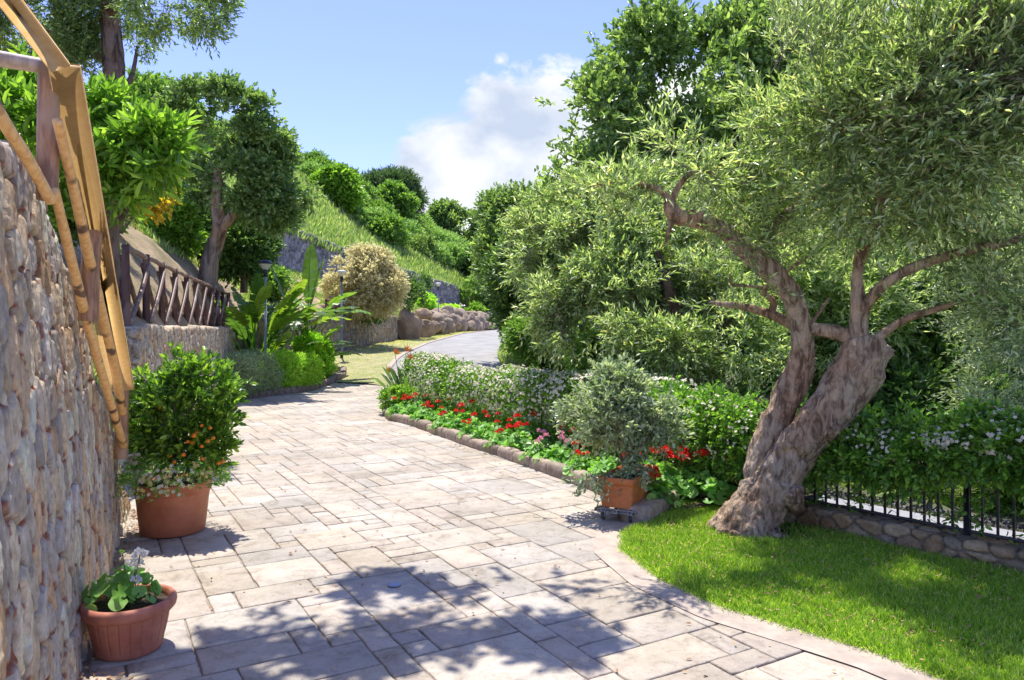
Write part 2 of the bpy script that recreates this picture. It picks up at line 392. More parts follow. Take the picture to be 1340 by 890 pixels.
M['ger'] = leaf_mat('geranium leaves', [(.07, .17, .03), (.13, .27, .05), (.22, .38, .09)], None, .35, .5)
M['red'] = leaf_mat('red petals', [(.60, .008, .01), (.78, .015, .012), (.85, .05, .03)], None, .3, .5, (1.2, 1, 1))
M['pink'] = leaf_mat('pink petals', [(.75, .18, .38), (.85, .35, .5), (.9, .55, .65)], None, .3, .5, (1.1, 1, 1))
M['white'] = leaf_mat('white petals', [(.78, .76, .72), (.85, .84, .82)], None, .3, .5, (1, 1, 1))
M['yell'] = leaf_mat('yellow petals', [(.82, .62, .05), (.85, .75, .25), (.85, .82, .6)], None, .3, .5, (1, 1, 1))
M['orangep'] = leaf_mat('orange bracts', [(.8, .2, .03), (.85, .35, .08)], None, .3, .5, (1, 1, 1))
M['grass'] = leaf_mat('lawn blades', [(.07, .14, .015), (.16, .27, .025), (.31, .40, .055), (.48, .44, .18)], [0, .45, .9, 1], .4, .5)
M['hillgrass'] = leaf_mat('hill grass', [(.11, .19, .05), (.20, .28, .09), (.40, .40, .22)], None, .4, .6)
M['drygrass'] = leaf_mat('verge grass', [(.22, .25, .07), (.42, .39, .18), (.56, .48, .28)], None, .35, .6)
M['hillscrub'] = leaf_mat('scrub leaves', [(.08, .15, .04), (.16, .26, .08), (.27, .37, .14)], None, .35, .6)
M['litter'] = leaf_mat('fallen leaves', [(.22, .12, .06), (.36, .22, .11), (.14, .08, .05)], None, .1, .7, (1, 1, 1))
M['twig'] = simple('twigs', (.24, .19, .14), .8, var=.15)
M['greentwig'] = simple('green stems', (.12, .16, .05), .7, var=.15)
def banana(N, Lk):
    tc = N('TexCoord'); n = N('TexNoise', i_Scale=2.5, i_Detail=3); Lk(tc.outputs['Object'], n.inputs[0])
    a = N('VertexColor', layer_name='Col')
    mx = N('Mix', data_type='RGBA', blend_type='MULTIPLY'); mx.inputs[0].default_value = 1
    r = ramp(N, [(.55, .6, .45), (1, 1, 1)], [.3, .6]); Lk(n.outputs[0], r.inputs[0]); Lk(a.outputs[0], mx.inputs[6]); Lk(r.outputs[0], mx.inputs[7])
    p = N('BsdfPrincipled', i_Roughness=.35); Lk(mx.outputs[2], p.inputs['Base Color'])
    t = N('BsdfTranslucent'); m2 = N('Mix', data_type='RGBA', blend_type='MULTIPLY'); m2.inputs[0].default_value = 1
    Lk(mx.outputs[2], m2.inputs[6]); m2.inputs[7].default_value = (2, 2, .8, 1); Lk(m2.outputs[2], t.inputs[0])
    s = N('MixShader'); s.inputs[0].default_value = .4; Lk(p.outputs[0], s.inputs[1]); Lk(t.outputs[0], s.inputs[2]); return s
M['banana'] = mat('broad strap leaf', banana)

# ------------------------------------------------------------------ terrain
ZK = ([-50, 19, 21, 24, 30, 39, 60, 90, 400], [0, 0, .2, .6, .98, 1.3, 1.6, 1.7, 1.7])
def zr(Y): return np.interp(Y, *ZK)
def grid(mb, X, col=None):
    """X: (a,b,3) array of vertices"""
    a, b = X.shape[:2]; i = np.arange(a-1)[:, None]*b; j = np.arange(b-1)[None]
    mb.add(X.reshape(-1, 3), np.stack([i+j, i+b+j, i+b+j+1, i+j+1], -1).reshape(-1, 4), col)
def loft(mb, A, B, nu, nv, z, seed=None, amp=0):
    A = resamp(A, nu); B = resamp(B, nu); t = np.linspace(0, 1, nv)[None, :, None]
    X = A[:, None]*(1-t)+B[:, None]*t; Z = z(X[..., 0], X[..., 1]) if callable(z) else np.full(X.shape[:2], float(z))
    V = np.concatenate([X, Z[..., None]], -1)
    if amp: V[..., 2] += amp*fbm(V*3, 3, seed or 0)
    grid(mb, V)
def struct(o): o['kind'] = 'structure'; return o

ys = np.r_[np.linspace(-8, 18, 40), np.linspace(18.5, 45, 60), np.linspace(46, 260, 50)]; xs = np.r_[np.linspace(-150, -12, 12), np.linspace(-11, 25, 70), np.linspace(28, 200, 12)]
gx, gy = np.meshgrid(xs, ys, indexing='ij')
mb = MB(); grid(mb, np.stack([gx, gy, zr(gy)-.03-.1*sst(gx, 6, 12)-.015*0], -1)); struct(mb.build('ground', M['ground'], smooth=True))

# polylines -----------------------------------------------------------------
BIGW = np.array([(-.507-.447*y, y) for y in (0.9, 2.0, 3.34, 4.2, 5.2, 6.1, 6.6)])           # near wall front foot
W1 = np.array([(-4.0, 7.9), (-5.2, 12.0), (-6.3, 16.0), (-7.2, 19.2)])
W2 = np.array([(-7.1, 19.5), (-7.0, 22), (-6.35, 25), (-5.7, 28.5), (-5.0, 32)])
W3 = np.array([P(330, 0, 30)[:2], P(365, 0, 32)[:2], P(450, 0, 38)[:2], P(530, 0, 45)[:2], P(601, 0, 52)[:2]])
KERB = np.array([(-2.05, 15.3), (-2.35, 14.6), (-2.42, 13.7), (-2.2, 12.9), (-1.64, 12.05), (-.75, 10.24), (-.09, 9.03), (.42, 8.0), (.8, 7.2), (.98, 6.6), (1.02, 6.1)])
KERBR = np.array([(1.10, 5.93), (1.28, 6.2), (1.52, 6.62)])
HEDGE = np.array([(-1.95, 15.6), (-1.75, 14.6), (-1.2, 13.3), (-.35, 11.8), (.35, 10.5), (.95, 9.2), (1.35, 8.2), (1.75, 7.25)])
RAIL = np.array([(1.70, 7.15), (2.05, 6.55), (2.5, 5.95), (3.0, 5.33), (3.5, 4.72), (4.2, 3.9), (5.2, 2.8)])   # iron railing line
LAWN = np.array([(1.55, 6.62), (1.15, 5.92), (.90, 5.72), (.82, 5.26), (.97, 4.65), (1.23, 4.2), (1.54, 3.89), (1.81, 3.61), (1.98, 3.34), (2.5, 2.75), (3.2, 2.2)])
LOWW = np.array([(1.62, 6.95), (1.92, 6.45), (2.37, 5.85), (2.87, 5.23), (3.37, 4.62), (4.07, 3.8), (5.07, 2.7)])
ROADL = np.array([(-3.1, 19.6), (-3.5, 21), (-3.68, 22.6), (-3.7, 25), (-3.62, 27.2), (-3.1, 33.5), (-2.1, 44), (-.6, 60), (4, 80)])
ROADR = np.array([(.3, 19.6), (.0, 21), (-.35, 22.6), (-.5, 25), (-.5, 27.2), (-.2, 33.5), (1.2, 44), (3, 60), (8, 80)])
LBED = np.array([(-6.2, 16.2), (-5.9, 16.9), (-5.35, 18.2), (-4.9, 20.0), (-4.75, 21.0), (-4.95, 21.9)])          # left bed kerb
def off(pl, d, n=None):
    pl = resamp(pl, n or len(pl)*6) if n != 0 else pl; T = nrm(np.gradient(pl, axis=0)); return pl+np.stack([T[:, 1], -T[:, 0]], 1)*d

# driveway: stamped rectangular slabs at 30 degrees in one sheet of mesh ------
mbj = MB()
A = np.array([(-.2, -3), (-1, 1), (-2.2, 3.3), (-3.6, 6.4), (-4.2, 8), (-5.3, 12), (-6.3, 16), (-5.6, 18.6), (-4.9, 20.3)])
B = np.array([(6, -3), (5, 1), (4, 2.5), (2.2, 4.2), (1.3, 6.5), (1.1, 8), (-.5, 11.3), (-1.7, 14.2), (-2.6, 20.3)])
loft(mbj, A, B, 120, 40, lambda x, y: zr(y)-.012); 
def inside(x, y):
    yy = A[:, 1]; xa = np.interp(y, yy, A[:, 0])-.05; xb = np.interp(y, B[:, 1], B[:, 0])+.05
    return (x > xa) & (x < xb) & (y < 20.1)
U = .152; ca, sa = math.cos(math.radians(30)), math.sin(math.radians(30))
occ = set(); mbp = MB(); rr = random.Random(5)
SZ = [(4, 4)]*3+[(4, 3)]*3+[(3, 4)]*3+[(3, 3)]*4+[(2, 3)]*5+[(3, 2)]*5+[(2, 2)]*3+[(4, 2)]*4+[(2, 4)]*3+[(1, 2)]*4+[(2, 1)]*6+[(3, 1)]*4+[(1, 3)]*2+[(1, 1)]*3
order = [(i, j) for j in range(-40, 160) for i in range(-90, 110)]
PC = [(.60, .53, .43), (.57, .51, .43), (.60, .54, .46), (.53, .49, .43), (.59, .52, .43), (.56, .52, .46), (.64, .58, .49), (.56, .49, .41)]
for (i, j) in order:
    if (i, j) in occ: continue
    cx = (i+.5)*U; cy = (j+.5)*U; wx = ca*cx-sa*cy; wy = sa*cx+ca*cy
    if wy < -2 or wy > 20.3 or wx < -8 or wx > 6.5: continue
    c = rr.choice(SZ); 
    for s in [c]+rr.sample(SZ, 5)+[(1, 1)]:
        if all((i+a, j+b) not in occ for a in range(s[0]) for b in range(s[1])): break
    w, h = s
    for a in range(w):
        for b in range(h): occ.add((i+a, j+b))
    mx_, my_ = (i+w/2)*U, (j+h/2)*U; wx, wy = ca*mx_-sa*my_, sa*mx_+ca*my_
    if not inside(wx, wy): continue
    g = .0048; hw, hh = w*U/2-g, h*U/2-g; near = wy < 9
    def ring(ins, k):
        a, b = hw-ins, hh-ins; pts = []
        for (x0, y0, x1, y1) in ((-a, -b, a, -b), (a, -b, a, b), (a, b, -a, b), (-a, b, -a, -b)):
            for q in range(k): pts.append((x0+(x1-x0)*q/k, y0+(y1-y0)*q/k))
        return np.array(pts)
    k = 5 if near else 2
    r0 = ring(0, k); r1 = ring(.007, k); jn = R.normal(0, .0022, r0.shape) if near else 0
    r0 = r0+jn; r1 = r1+jn
    tz = rr.uniform(-.0025, .0025); tilt = (rr.uniform(-.004, .004), rr.uniform(-.004, .004))
    def W_(r, z):
        x = r[:, 0]+mx_; y = r[:, 1]+my_; X = ca*x-sa*y; Y = sa*x+ca*y
        return np.stack([X, Y, zr(Y)+z+tz+r[:, 0]*tilt[0]+r[:, 1]*tilt[1]], 1)
    n_ = len(r0); c0 = W_(np.zeros((1, 2)), .0005)
    V = np.r_[W_(r0, -.0115), W_(r0, -.004), W_(r1, 0), c0]; j_ = np.arange(n_); j2 = (j_+1) % n_
    pc = np.array(PC[rr.randrange(8)])*rr.uniform(.88, 1.07)
    mbp.add(V, [np.stack([j_, j2, n_+j2, n_+j_], 1), np.stack([n_+j_, n_+j2, 2*n_+j2, 2*n_+j_], 1), np.stack([2*n_+j_, 2*n_+j2, np.full(n_, 3*n_)], 1)], pc)
struct(mbj.build('driveway_bed', M['joint']))
struct(mbp.build('driveway', M['paver'], col=True))
# smooth concrete border band beside lawn and flower bed
mb = MB(); lw = resamp(LAWN[1:], 90); 
def edge(pl, d0, d1): return off(pl, d0, 0), off(pl, d1, 0)
a_, b_ = edge(lw, .06, -.05)
def side(pl, d):                                   # d>0: towards the driveway
    T = nrm(np.gradient(pl, axis=0)); return pl+np.stack([T[:, 1], -T[:, 0]], 1)*d
bA = side(lw, .24); bB = side(lw, -.1)
loft(mb, bA, bB, 90, 4, .006)
struct(mb.build('concrete_border', M['border'], smooth=True))

# road, verge, lawn, bed, path ------------------------------------------------
mb = MB(); loft(mb, ROADL, ROADR, 90, 10, lambda x, y: zr(y)+.004+.02*sst(y, 20, 22)); struct(mb.build('road', M['asphalt'], smooth=True))
# pale kerb line along the road edge
mb = MB(); rl = resamp(ROADL, 120); rl2 = side(rl, -.16)
loft(mb, rl, rl2, 120, 3, lambda x, y: zr(y)+.045); struct(mb.build('road_edging', M['border'], smooth=True))
mb = MB(); VA = np.array([(-4.9, 20.2), (-5.2, 21.6), (-6.2, 24), (-6.1, 26), (-5.5, 29), (-4.8, 32), (-4.3, 36), (-3.6, 41), (-2.6, 47)])
VB = resamp(side(rl, -.14)[:88], 30)
def zverge(x, y): return zr(y)+.03+.03*vnoise(np.stack([x*1.5, y*1.5, x*0], -1))
loft(mb, VA, VB, 60, 14, zverge); struct(mb.build('verge', M['verge'], smooth=True))
mb = MB(); loft(mb, LAWN, LOWW, 60, 24, lambda x, y: .018+.012*vnoise(np.stack([x*2, y*2, x*0], -1))); struct(mb.build('lawn', M['lawnbase'], smooth=True))
mb = MB(); kk = resamp(KERB, 50); loft(mb, off(KERB, -.03, 0), resamp(np.r_[HEDGE, RAIL[:2]]+np.array([.9, .35]), 11), 70, 12, lambda x, y: .055+.02*vnoise(np.stack([x*5, y*5, x*0], -1)))
mb.add(*[np.array([(1.02, 6.2, .056), (1.3, 6.25, .056), (1.6, 7.2, .056), (.8, 7.2, .056)]), np.array([[0, 1, 2, 3]])])
struct(mb.build('flower_bed', M['soil'], smooth=True))
mb = MB(); loft(mb, RAIL+np.array([.13, .1]), RAIL+np.array([.78, .62]), 40, 5, .012); struct(mb.build('garden_path', M['path']))
mb = MB(); loft(mb, LBED, np.array([(-6.7, 16.2), (-6.8, 17.8), (-7.1, 19.5), (-6.9, 21), (-6.8, 22.2), (-6.4, 23.5)]), 30, 8, lambda x, y: zr(y)+.09); struct(mb.build('planting_bed', M['soil'], smooth=True))

# hillsides: near/far profiles by bearing -------------------------------------
HB = [  # px, nearY, nearZ, midY, midZ, farY, farZ
 (-700, 4, 1.5, 10, 3.0, 20, 8.5), (-250, 4, 1.4, 10, 3.0, 22, 8.3), (0, 4.5, 1.1, 12, 3.3, 25, 7.6), (60, 5, 1.1, 12, 3.2, 26, 7.2), (120, 6.2, 1.1, 12.8, 3.4, 27, 7.0), (150, 7.2, 1.42, 13.5, 3.55, 28, 6.85), (200, 8.9, 1.5, 14.5, 3.2, 29, 6.2),
 (250, 12.1, 1.5, 17, 2.9, 30, 5.5), (305, 19.4, 1.5, 23, 2.9, 31, 4.7), (365, 21.8, 1.8, 26, 2.9, 32, 4.25), (420, 24.3, 2.0, 29, 2.9, 35.6, 4.0),
 (470, 27.6, 2.0, 33, 2.8, 40, 3.7), (520, 32.3, 2.0, 38, 2.7, 44, 3.5), (560, 35.5, 1.5, 42, 2.5, 48, 3.35), (600, 42, 1.5, 47, 2.3, 52, 3.2), (640, 50, 1.6, 56, 2.2, 62, 3.0), (680, 60, 1.6, 68, 2.3, 78, 3.2)]
HB = np.array(HB)
def hillpt(px, t):
    q = [np.interp(px, HB[:, 0], HB[:, k]) for k in range(1, 7)]
    Y = np.where(t < .45, q[0]+(q[2]-q[0])*t/.45, q[2]+(q[4]-q[2])*(t-.45)/.55)
    Z = np.where(t < .45, q[1]+(q[3]-q[1])*t/.45, q[3]+(q[5]-q[3])*(t-.45)/.55)
    X = (px-CX)/F*Y
    p = np.stack([X, Y, Z], -1); p[..., 2] += .14*fbm(p*.7, 3, 4)*sst(t, .02, .2)*(1-sst(t, .85, 1)); return p
px, t = np.meshgrid(np.r_[np.linspace(-700, 0, 40), np.linspace(6, 680, 200)], np.linspace(0, 1, 70), indexing='ij')
mb = MB(); HL = hillpt(px, t); grid(mb, HL); struct(mb.build('hillside', M['dirt'], smooth=True))
UB = np.array([  # px, toeY, toeZ, crestY, crestpy
 (-700, 20, 9.4, 50, 20), (0, 25, 8.8, 55, 90), (200, 29, 7.4, 58, 150), (330, 30, 6.2, 60, 185), (365, 32, 5.93, 60, 196), (420, 35.6, 5.55, 62, 222), (470, 40, 5.3, 66, 256), (530, 45, 4.85, 72, 290), (600, 52, 4.42, 84, 322), (640, 62, 4.0, 92, 335), (700, 72, 3.6, 100, 350), (800, 85, 2.5, 115, 370), (1000, 95, 1.8, 140, 395)])
def uppt(px, t):
    q = [np.interp(px, UB[:, 0], UB[:, k]) for k in range(1, 5)]
    cz = EYE-(q[3]-HZ)/F*q[2]; Y = q[0]+(q[2]-q[0])*t; X = (px-CX)/F*Y
    Z = q[1]+(cz-q[1])*(t**.92); p = np.stack([X, Y, Z], -1); p[..., 2] += .5*fbm(p*.15, 3, 9)*sst(t, 0, .2); return p
px, t = np.meshgrid(np.linspace(-700, 1000, 220), np.r_[np.linspace(0, 1, 60), 1.3, 1.8], indexing='ij')
X = uppt(px, np.minimum(t, 1)); X[:, -2, 1] += 12; X[:, -2, 2] -= .5; X[:, -1, 1] += 40; X[:, -1, 2] -= 6
mb = MB(); grid(mb, X); struct(mb.build('upper_hillside', M['hill'], smooth=True))
# ------------------------------------------------------------------ stone walls
PAL = 1.14*np.array([1.02, 1.0, .93])*np.array([(.62, .51, .38), (.72, .61, .46), (.52, .45, .38), (.66, .51, .36), (.46, .42, .39), (.76, .67, .54), (.60, .42, .27), (.56, .52, .47)])
PALG = np.array([(.30, .28, .27), (.36, .33, .31), (.26, .25, .26), (.40, .36, .31), (.22, .21, .22), (.33, .31, .32)])
def wall(name, line, top, zb, thick, cu, cv, relief, res, mat_, pal, label, batter=.04, seed=1, mortar=(.30, .24, .18), capmort=None, chips=False, ends=True):
    L = np.r_[0, np.cumsum(np.linalg.norm(np.diff(line, axis=0), axis=1))][-1]
    nu = int(L/res)+2; u = np.linspace(0, L, nu); B = resamp(line, nu); T = nrm(np.gradient(B, axis=0))
    nin = np.stack([-T[:, 1], T[:, 0]], 1)      # to the left of travel = into the hill
    H = top(u); Z0 = zb(B[:, 1]) if callable(zb) else np.full(nu, zb)
    hm = (H-Z0).max(); nf = int(hm/res)+2; nt = max(3, int(thick/res)+1); nb = 6
    f = np.linspace(0, 1, nf)
    zf = Z0[:, None]+(H-Z0)[:, None]*f
    of = batter*(zf-Z0[:, None])*1.0
    zc = H[:, None]*np.ones(nt-1); oc = (batter*(H-Z0))[:, None]+np.linspace(0, thick, nt)[1:][None]
    zk = H[:, None]+(Z0-H)[:, None]*np.linspace(0, 1, nb)[1:][None]; ok_ = oc[:, -1:]*np.ones(nb-1)
    Zs = np.c_[zf, zc, zk]; O = np.c_[of, oc, ok_]
    Pm = np.c_[zf-Z0[:, None]*0, H[:, None]+(oc-oc[:, :1]), H[:, None]+thick+(H[:, None]-zk)]
    Uu = u[:, None]*np.ones(Zs.shape[1])
    X = np.stack([B[:, 0][:, None]+nin[:, 0][:, None]*O, B[:, 1][:, None]+nin[:, 1][:, None]*O, Zs], -1)
    if ends:
        for e in (0, -1):
            mid = X[e].copy(); oc_ = (O[e].min()+O[e].max())/2
            c = np.stack([B[e, 0]+nin[e, 0]*np.full(len(mid), oc_), B[e, 1]+nin[e, 1]*np.full(len(mid), oc_), np.minimum(mid[:, 2], H[e])], 1)
            rows = []; ur = []
            for s in np.linspace(1, 0, max(4, int(thick/2/res)))[1:]:
                rows.append(c+(mid-c)*s); ur.append(Uu[e]+(-1 if e == 0 else 1)*(1-s)*thick/2)
            rows = np.array(rows); ur = np.array(ur); pr = np.repeat(Pm[e][None], len(rows), 0)
            if e == 0: X = np.concatenate([rows[::-1], X]); Uu = np.concatenate([ur[::-1], Uu]); Pm = np.concatenate([pr, Pm])
            else: X = np.concatenate([X, rows]); Uu = np.concatenate([Uu, ur]); Pm = np.concatenate([Pm, pr])
    q = np.stack([Uu, Pm, Uu*0], -1)
    wu = Uu+.35*cu*vnoise(q/np.array([cu*1.5, cv*1.2, 1]), seed); wv = Pm+.35*cv*vnoise(q/np.array([cu*1.5, cv*1.2, 1])+9, seed)
    d1, e_, idd = vor2(wu, wv, cu, cv, seed)
    st = sst(e_, .02, .20)
    h = relief*(st*(.55+.6*idd)+.20*fbm(q/ np.array([cu*.9, cu*1.6, 1])+idd[..., None]*31, 3, seed+4)*st+.10*(1-2*np.abs(vnoise(q/(cu*.32), seed+8))))
    gu = np.gradient(X, axis=0); gv = np.gradient(X, axis=1); nn = nrm(np.cross(gu, gv))
    # outward should point away from hill
    mid = X.shape[0]//2; w_ = nn[mid, nf//2, :2]@nin[min(nu//2, nu-1)]
    if w_ > 0: nn = -nn
    nn = np.nan_to_num(nn)
    Xd = X+nn*h[..., None]
    kk_ = (idd*len(pal)*7.77).astype(int) % len(pal); c = pal[kk_]*(.82+.36*((idd*37.7) % 1))[..., None]
    c = c*(1+.16*fbm(q/(cu*.8), 3, seed+11))[..., None]
    bl = sst(fbm(q/(cu*3), 2, seed+20), .1, .6)[..., None]; c = c*(1-.22*bl)
    mt = np.array(mortar)*(.8+.4*vnoise(q/.02, 3)[..., None]*.5)
    m = (1-sst(e_, .03, .11))[..., None]; c = c*(.9+.1*sst(e_, .1, .3))[..., None]
    c = c*(1-m)+mt*m
    if chips:
        ch = (sst(vnoise(q/np.array([.028, .035, 1]), 31), .35, .5)*(1-sst(e_, .05, .22)))[..., None]
        c = c*(1-ch)+np.array((.34, .12, .07))*ch; Xd = Xd+nn*ch*.012
    mb = MB(); grid(mb, Xd, np.clip(c, .02, .8).reshape(-1, 3))
    o = mb.build(name, mat_, smooth=True, col=True); tag(o, label, 'wall'); return o
def bigtop(u):
    E = [(-60, 150), (0, 190), (40, 222), (59, 249), (74, 305), (84, 345), (104, 366), (108, 384), (110, 402), (116, 408), (119, 455), (123, 515), (137, 530), (144, 575), (153, 592), (158, 640), (164, 652), (166, 664)]
    yy, zz = [.9], [2.45]
    for (px_, py_) in E[1:]:
        y_ = 3.
        for _ in range(40): y_ = (.507+.056*(1.6-(py_-430)/960*y_))/((670-px_)/960-.447)
        yy.append(y_); zz.append(1.6-(py_-430)/960*y_)
    y = .9+u/1.0954
    z = np.maximum(.05, np.interp(y, yy, zz))
    return z+.035*np.round(2*vnoise(np.stack([u*6, u*0, u*0], -1)))*.5+.02*vnoise(np.stack([u*14, u*0, u*0], -1), 5)
wall('stone_wall', BIGW, bigtop, -.05, .34, .125, .20, .028, .008, M['stone'], PAL, 'tall near wall of rounded rubble stones with brick chips, along the left edge', batter=.06, seed=3, chips=True, mortar=(.36, .29, .22))
wall('stone_wall', W1, lambda u: 1.60+.025*vnoise(np.stack([u*5, u*0, u*0], -1)), -.05, .35, .085, .15, .03, .018, M['stone'], PAL, 'mid distance stone wall under the dark rustic fence behind the orange tree', batter=.03, seed=12, mortar=(.34, .27, .2))
mb = MB(); capl = off(W1, -.02, 0); cap2 = off(W1, -.42, 0)
wall('stone_wall', W2, lambda u: np.interp(u, [0, 3, 13], [1.85, 2.05, 2.12])+.02*vnoise(np.stack([u*3, u*0, u*0], -1)), lambda y: zr(y)-.05, .4, .13, .2, .035, .035, M['stone'], PAL*.7, 'far retaining wall behind the lamp post, ending at the boulders', batter=.03, seed=21, mortar=(.22, .18, .14))
UL = 0
def uptop(u):
    d = np.r_[0, np.cumsum(np.linalg.norm(np.diff(W3, axis=0), axis=1))]
    return np.interp(u, d, [6.4, 6.2, 5.75, 5.2, 4.6])+.08*vnoise(np.stack([u*.9, u*0, u*0], -1))
wall('stone_wall', W3, uptop, 2.4, .5, .34, .3, .05, .075, M['far_stone'], PALG*1.15, 'long grey upper retaining wall crossing the green hill', batter=.02, seed=33, mortar=(.17, .16, .16))
wall('stone_wall', LOWW[::1], lambda u: .15+.012*vnoise(np.stack([u*4, u*0, u*0], -1)), -.03, .3, .15, .11, .02, .01, M['stone'], PAL*np.array([.62, .55, .46]), 'very low brown stone wall carrying the iron railing beside the lawn', batter=0, seed=44, mortar=(.30, .26, .2))

# kerbs -----------------------------------------------------------------------
def kerb(name, line, w, h, zb, seg, label, col=(.44, .36, .28), seed=1, inward=1):
    L = np.r_[0, np.cumsum(np.linalg.norm(np.diff(line, axis=0), axis=1))][-1]; k = max(1, int(round(L/seg)))
    pl = resamp(line, k*6+1); mb = MB(); rr_ = np.random.default_rng(seed)
    for i in range(k):
        q = pl[i*6:(i*6)+7].copy(); T = nrm(np.gradient(q, axis=0)); n_ = np.stack([T[:, 1], -T[:, 0]], 1)
        q[0] += T[0]*.012; q[-1] -= T[-1]*.012
        prof = np.array([(0, -.04), (-.008, h*.5), (.0, h*.86), (.02, h), (w-.02, h), (w, h*.86), (w, -.04)])
        hh = rr_.uniform(-.008, .008)*1.5; X = []
        q = resamp(q, 14); T = nrm(np.gradient(q, axis=0)); n_ = np.stack([T[:, 1], -T[:, 0]], 1)
        for a in range(14):
            e = .012 if a in (0, 13) else 0
            z0 = zb(q[a, 1]) if callable(zb) else zb
            X.append([[*(q[a]+n_[a]*p[0]*inward+0), z0+(p[1]+hh if p[1] > 0 else p[1])-e*(p[1] > h*.7)] for p in prof])
        X = np.array(X); X += (.011*fbm(X*9, 3, seed))[..., None]*np.array([1, 1, .8])
        c = np.array(col)*rr_.uniform(.75, 1.2)
        n0 = mb.n; grid(mb, X, c)
        m_ = len(prof)
        for a, rev in ((0, 0), (13, 1)):
            ids = list(range(a*m_, a*m_+m_)); mb.f.setdefault(m_, []).append(np.array([ids[::-1] if rev else ids])+n0)
    o = mb.build(name, M['kerb'], col=True); tag(o, label, 'kerb'); return o
kerb('stone_kerb', off(KERB, -.0, 0), .13, .13, 0, .42, 'curved rough stone kerb edging the red geranium bed', seed=3, inward=-1)
kerb('stone_kerb', KERBR, .24, .14, 0, .42, 'short wide stone kerb between planter and lawn', seed=5, inward=-1)
kerb('stone_kerb', LBED, .16, .16, lambda y: zr(y), .22, 'upright block kerb under the grey green and lime hedges', col=(.36, .29, .25), seed=8, inward=-1)

# ------------------------------------------------------------------ log railing on near wall
def wallxy(Y, push): return np.array([-.507-.447*Y-.06*1.2-push*.91, Y+push*.0])
def PP(px, py, Y): return P(px, py, Y)
RL = thing('log_railing', 'rustic railing of peeled yellow logs and a sawn board above the near wall', 'railing')
def logm(pts, r, m, name, par, n=40, ns=14, kn=.06, seed=0):
    mb = MB(); tube(mb, pts, r, ns, lambda p, s, th: .09*fbm(p*np.array([3, 3, 1.6])+seed, 2, seed)+kn*np.maximum(0, vnoise(p*9+seed, seed+2)-.35)*3, n=n, spline=len(pts) > 2)
    return mb.build(name, m, par, smooth=True)
logm([PP(62, 262, 2.95), PP(63, 170, 2.95), PP(64, 92, 2.95)], [.040, .038, .037], M['brownlog'], 'post', RL)
logm([PP(-40, 68, 2.75), PP(0, 77, 2.8), PP(84, 91, 2.88)], [.031, .030, .027], M['greylog'], 'cross_log', RL)
logm([PP(-70, 10, 2.15), PP(0, 150, 2.4), PP(34, 205, 2.6), PP(66, 262, 2.85)], [.022, .022, .022, .021], M['pole'], 'pole', RL, seed=2)
logm([PP(75, 158, 2.83), PP(97, 250, 3.15), PP(125, 375, 3.9), PP(150, 480, 4.8), PP(160, 540, 5.3)], [.018, .021, .026, .028, .029], M['pole'], 'pole', RL, n=70, seed=3)
logm([PP(72, 250, 2.9), PP(92, 335, 3.3), PP(122, 450, 4.05), PP(150, 545, 5.0), PP(162, 583, 5.4)], [.018, .021, .025, .027, .028], M['pole'], 'pole', RL, n=70, seed=4)
logm([PP(122, 300, 3.75), PP(118, 360, 3.75), PP(116, 420, 3.75)], [.045, .046, .048], M['brownlog'], 'post', RL, seed=5)
logm([PP(161, 480, 5.45), PP(160, 540, 5.45), PP(158, 600, 5.45)], [.042, .044, .045], M['brownlog'], 'post', RL, seed=6)
def board(a, b, w, t, m, name, par, side_, w2=None):
    a = np.array(a); b = np.array(b); d = nrm(b-a); s = nrm(np.array(side_)-d*np.dot(side_, d)); n = np.cross(d, s)
    Mx = np.stack([d, s, n], 1); mb = MB(); box(mb, (a+b)/2, (np.linalg.norm(b-a), w, t), M=Mx, ch=.004); V_ = mb.v[0]; q = (V_-a)@d/np.linalg.norm(b-a); mb.v[0] = V_+((V_-(a+b)/2)@s)[:, None]*s*(((w2 or w)/w-1)*q)[:, None]; return mb.build(name, m, par)
board(PP(84, 84, 2.84), PP(158, 510, 5.35), .112, .02, M['plank'], 'board', RL, (1, .57, 0), .18)
board(PP(-45, -75, 2.3), PP(79, 88, 2.80), .075, .03, M['plank'], 'board', RL, (1, .6, .3))
reloc(RL, (-1.9, 3.0, 2.0))

# rustic dark fence -----------------------------------------------------------
def rustic(line, zt, n, label, hgt=.95, seed=1, m1='darkwood', m2='darkwood2', th=1):
    base = off(line, -.17, 0) if False else line
    pts = resamp(line, n); rr_ = random.Random(seed)
    fe = thing('rustic_fence', label, 'fence')
    z = zt if callable(zt) else (lambda k: zt)
    for i in range(n):
        b = np.array([pts[i, 0], pts[i, 1], z(i/(n-1))]); logm([b, b+[0, 0, hgt*.5], b+[rr_.uniform(-.02, .02), 0, hgt+.03]], [.058*th, .054*th, .05*th], M[m1], 'post', fe, n=10, ns=9, seed=seed+i)
        if i < n-1:
            c = np.array([pts[i+1, 0], pts[i+1, 1], z((i+1)/(n-1))])
            logm([b+[0, 0, hgt-.02], (b+c)/2+[0, 0, hgt+.0], c+[0, 0, hgt-.02]], [.036*th]*3, M[m2], 'rail', fe, n=12, ns=8, seed=seed+40+i)
            logm([b+[.03, 0, .08], (b+c)/2+[.04, 0, hgt*.47], c+[.03, 0, hgt-.1]], [.036*th]*3, M[m2], 'brace', fe, n=10, ns=8, seed=seed+70+i)
            logm([b+[-.05, 0, hgt-.1], (b+c)/2+[-.05, 0, hgt*.5], c+[-.05, 0, .08]], [.036*th]*3, M[m1], 'brace', fe, n=10, ns=8, seed=seed+99+i)
    reloc(fe, (pts[0, 0], pts[0, 1], z(0))); return fe
def shift_in(line, d):
    l = resamp(line, 30); T = nrm(np.gradient(l, axis=0)); return l+np.stack([-T[:, 1], T[:, 0]], 1)*d
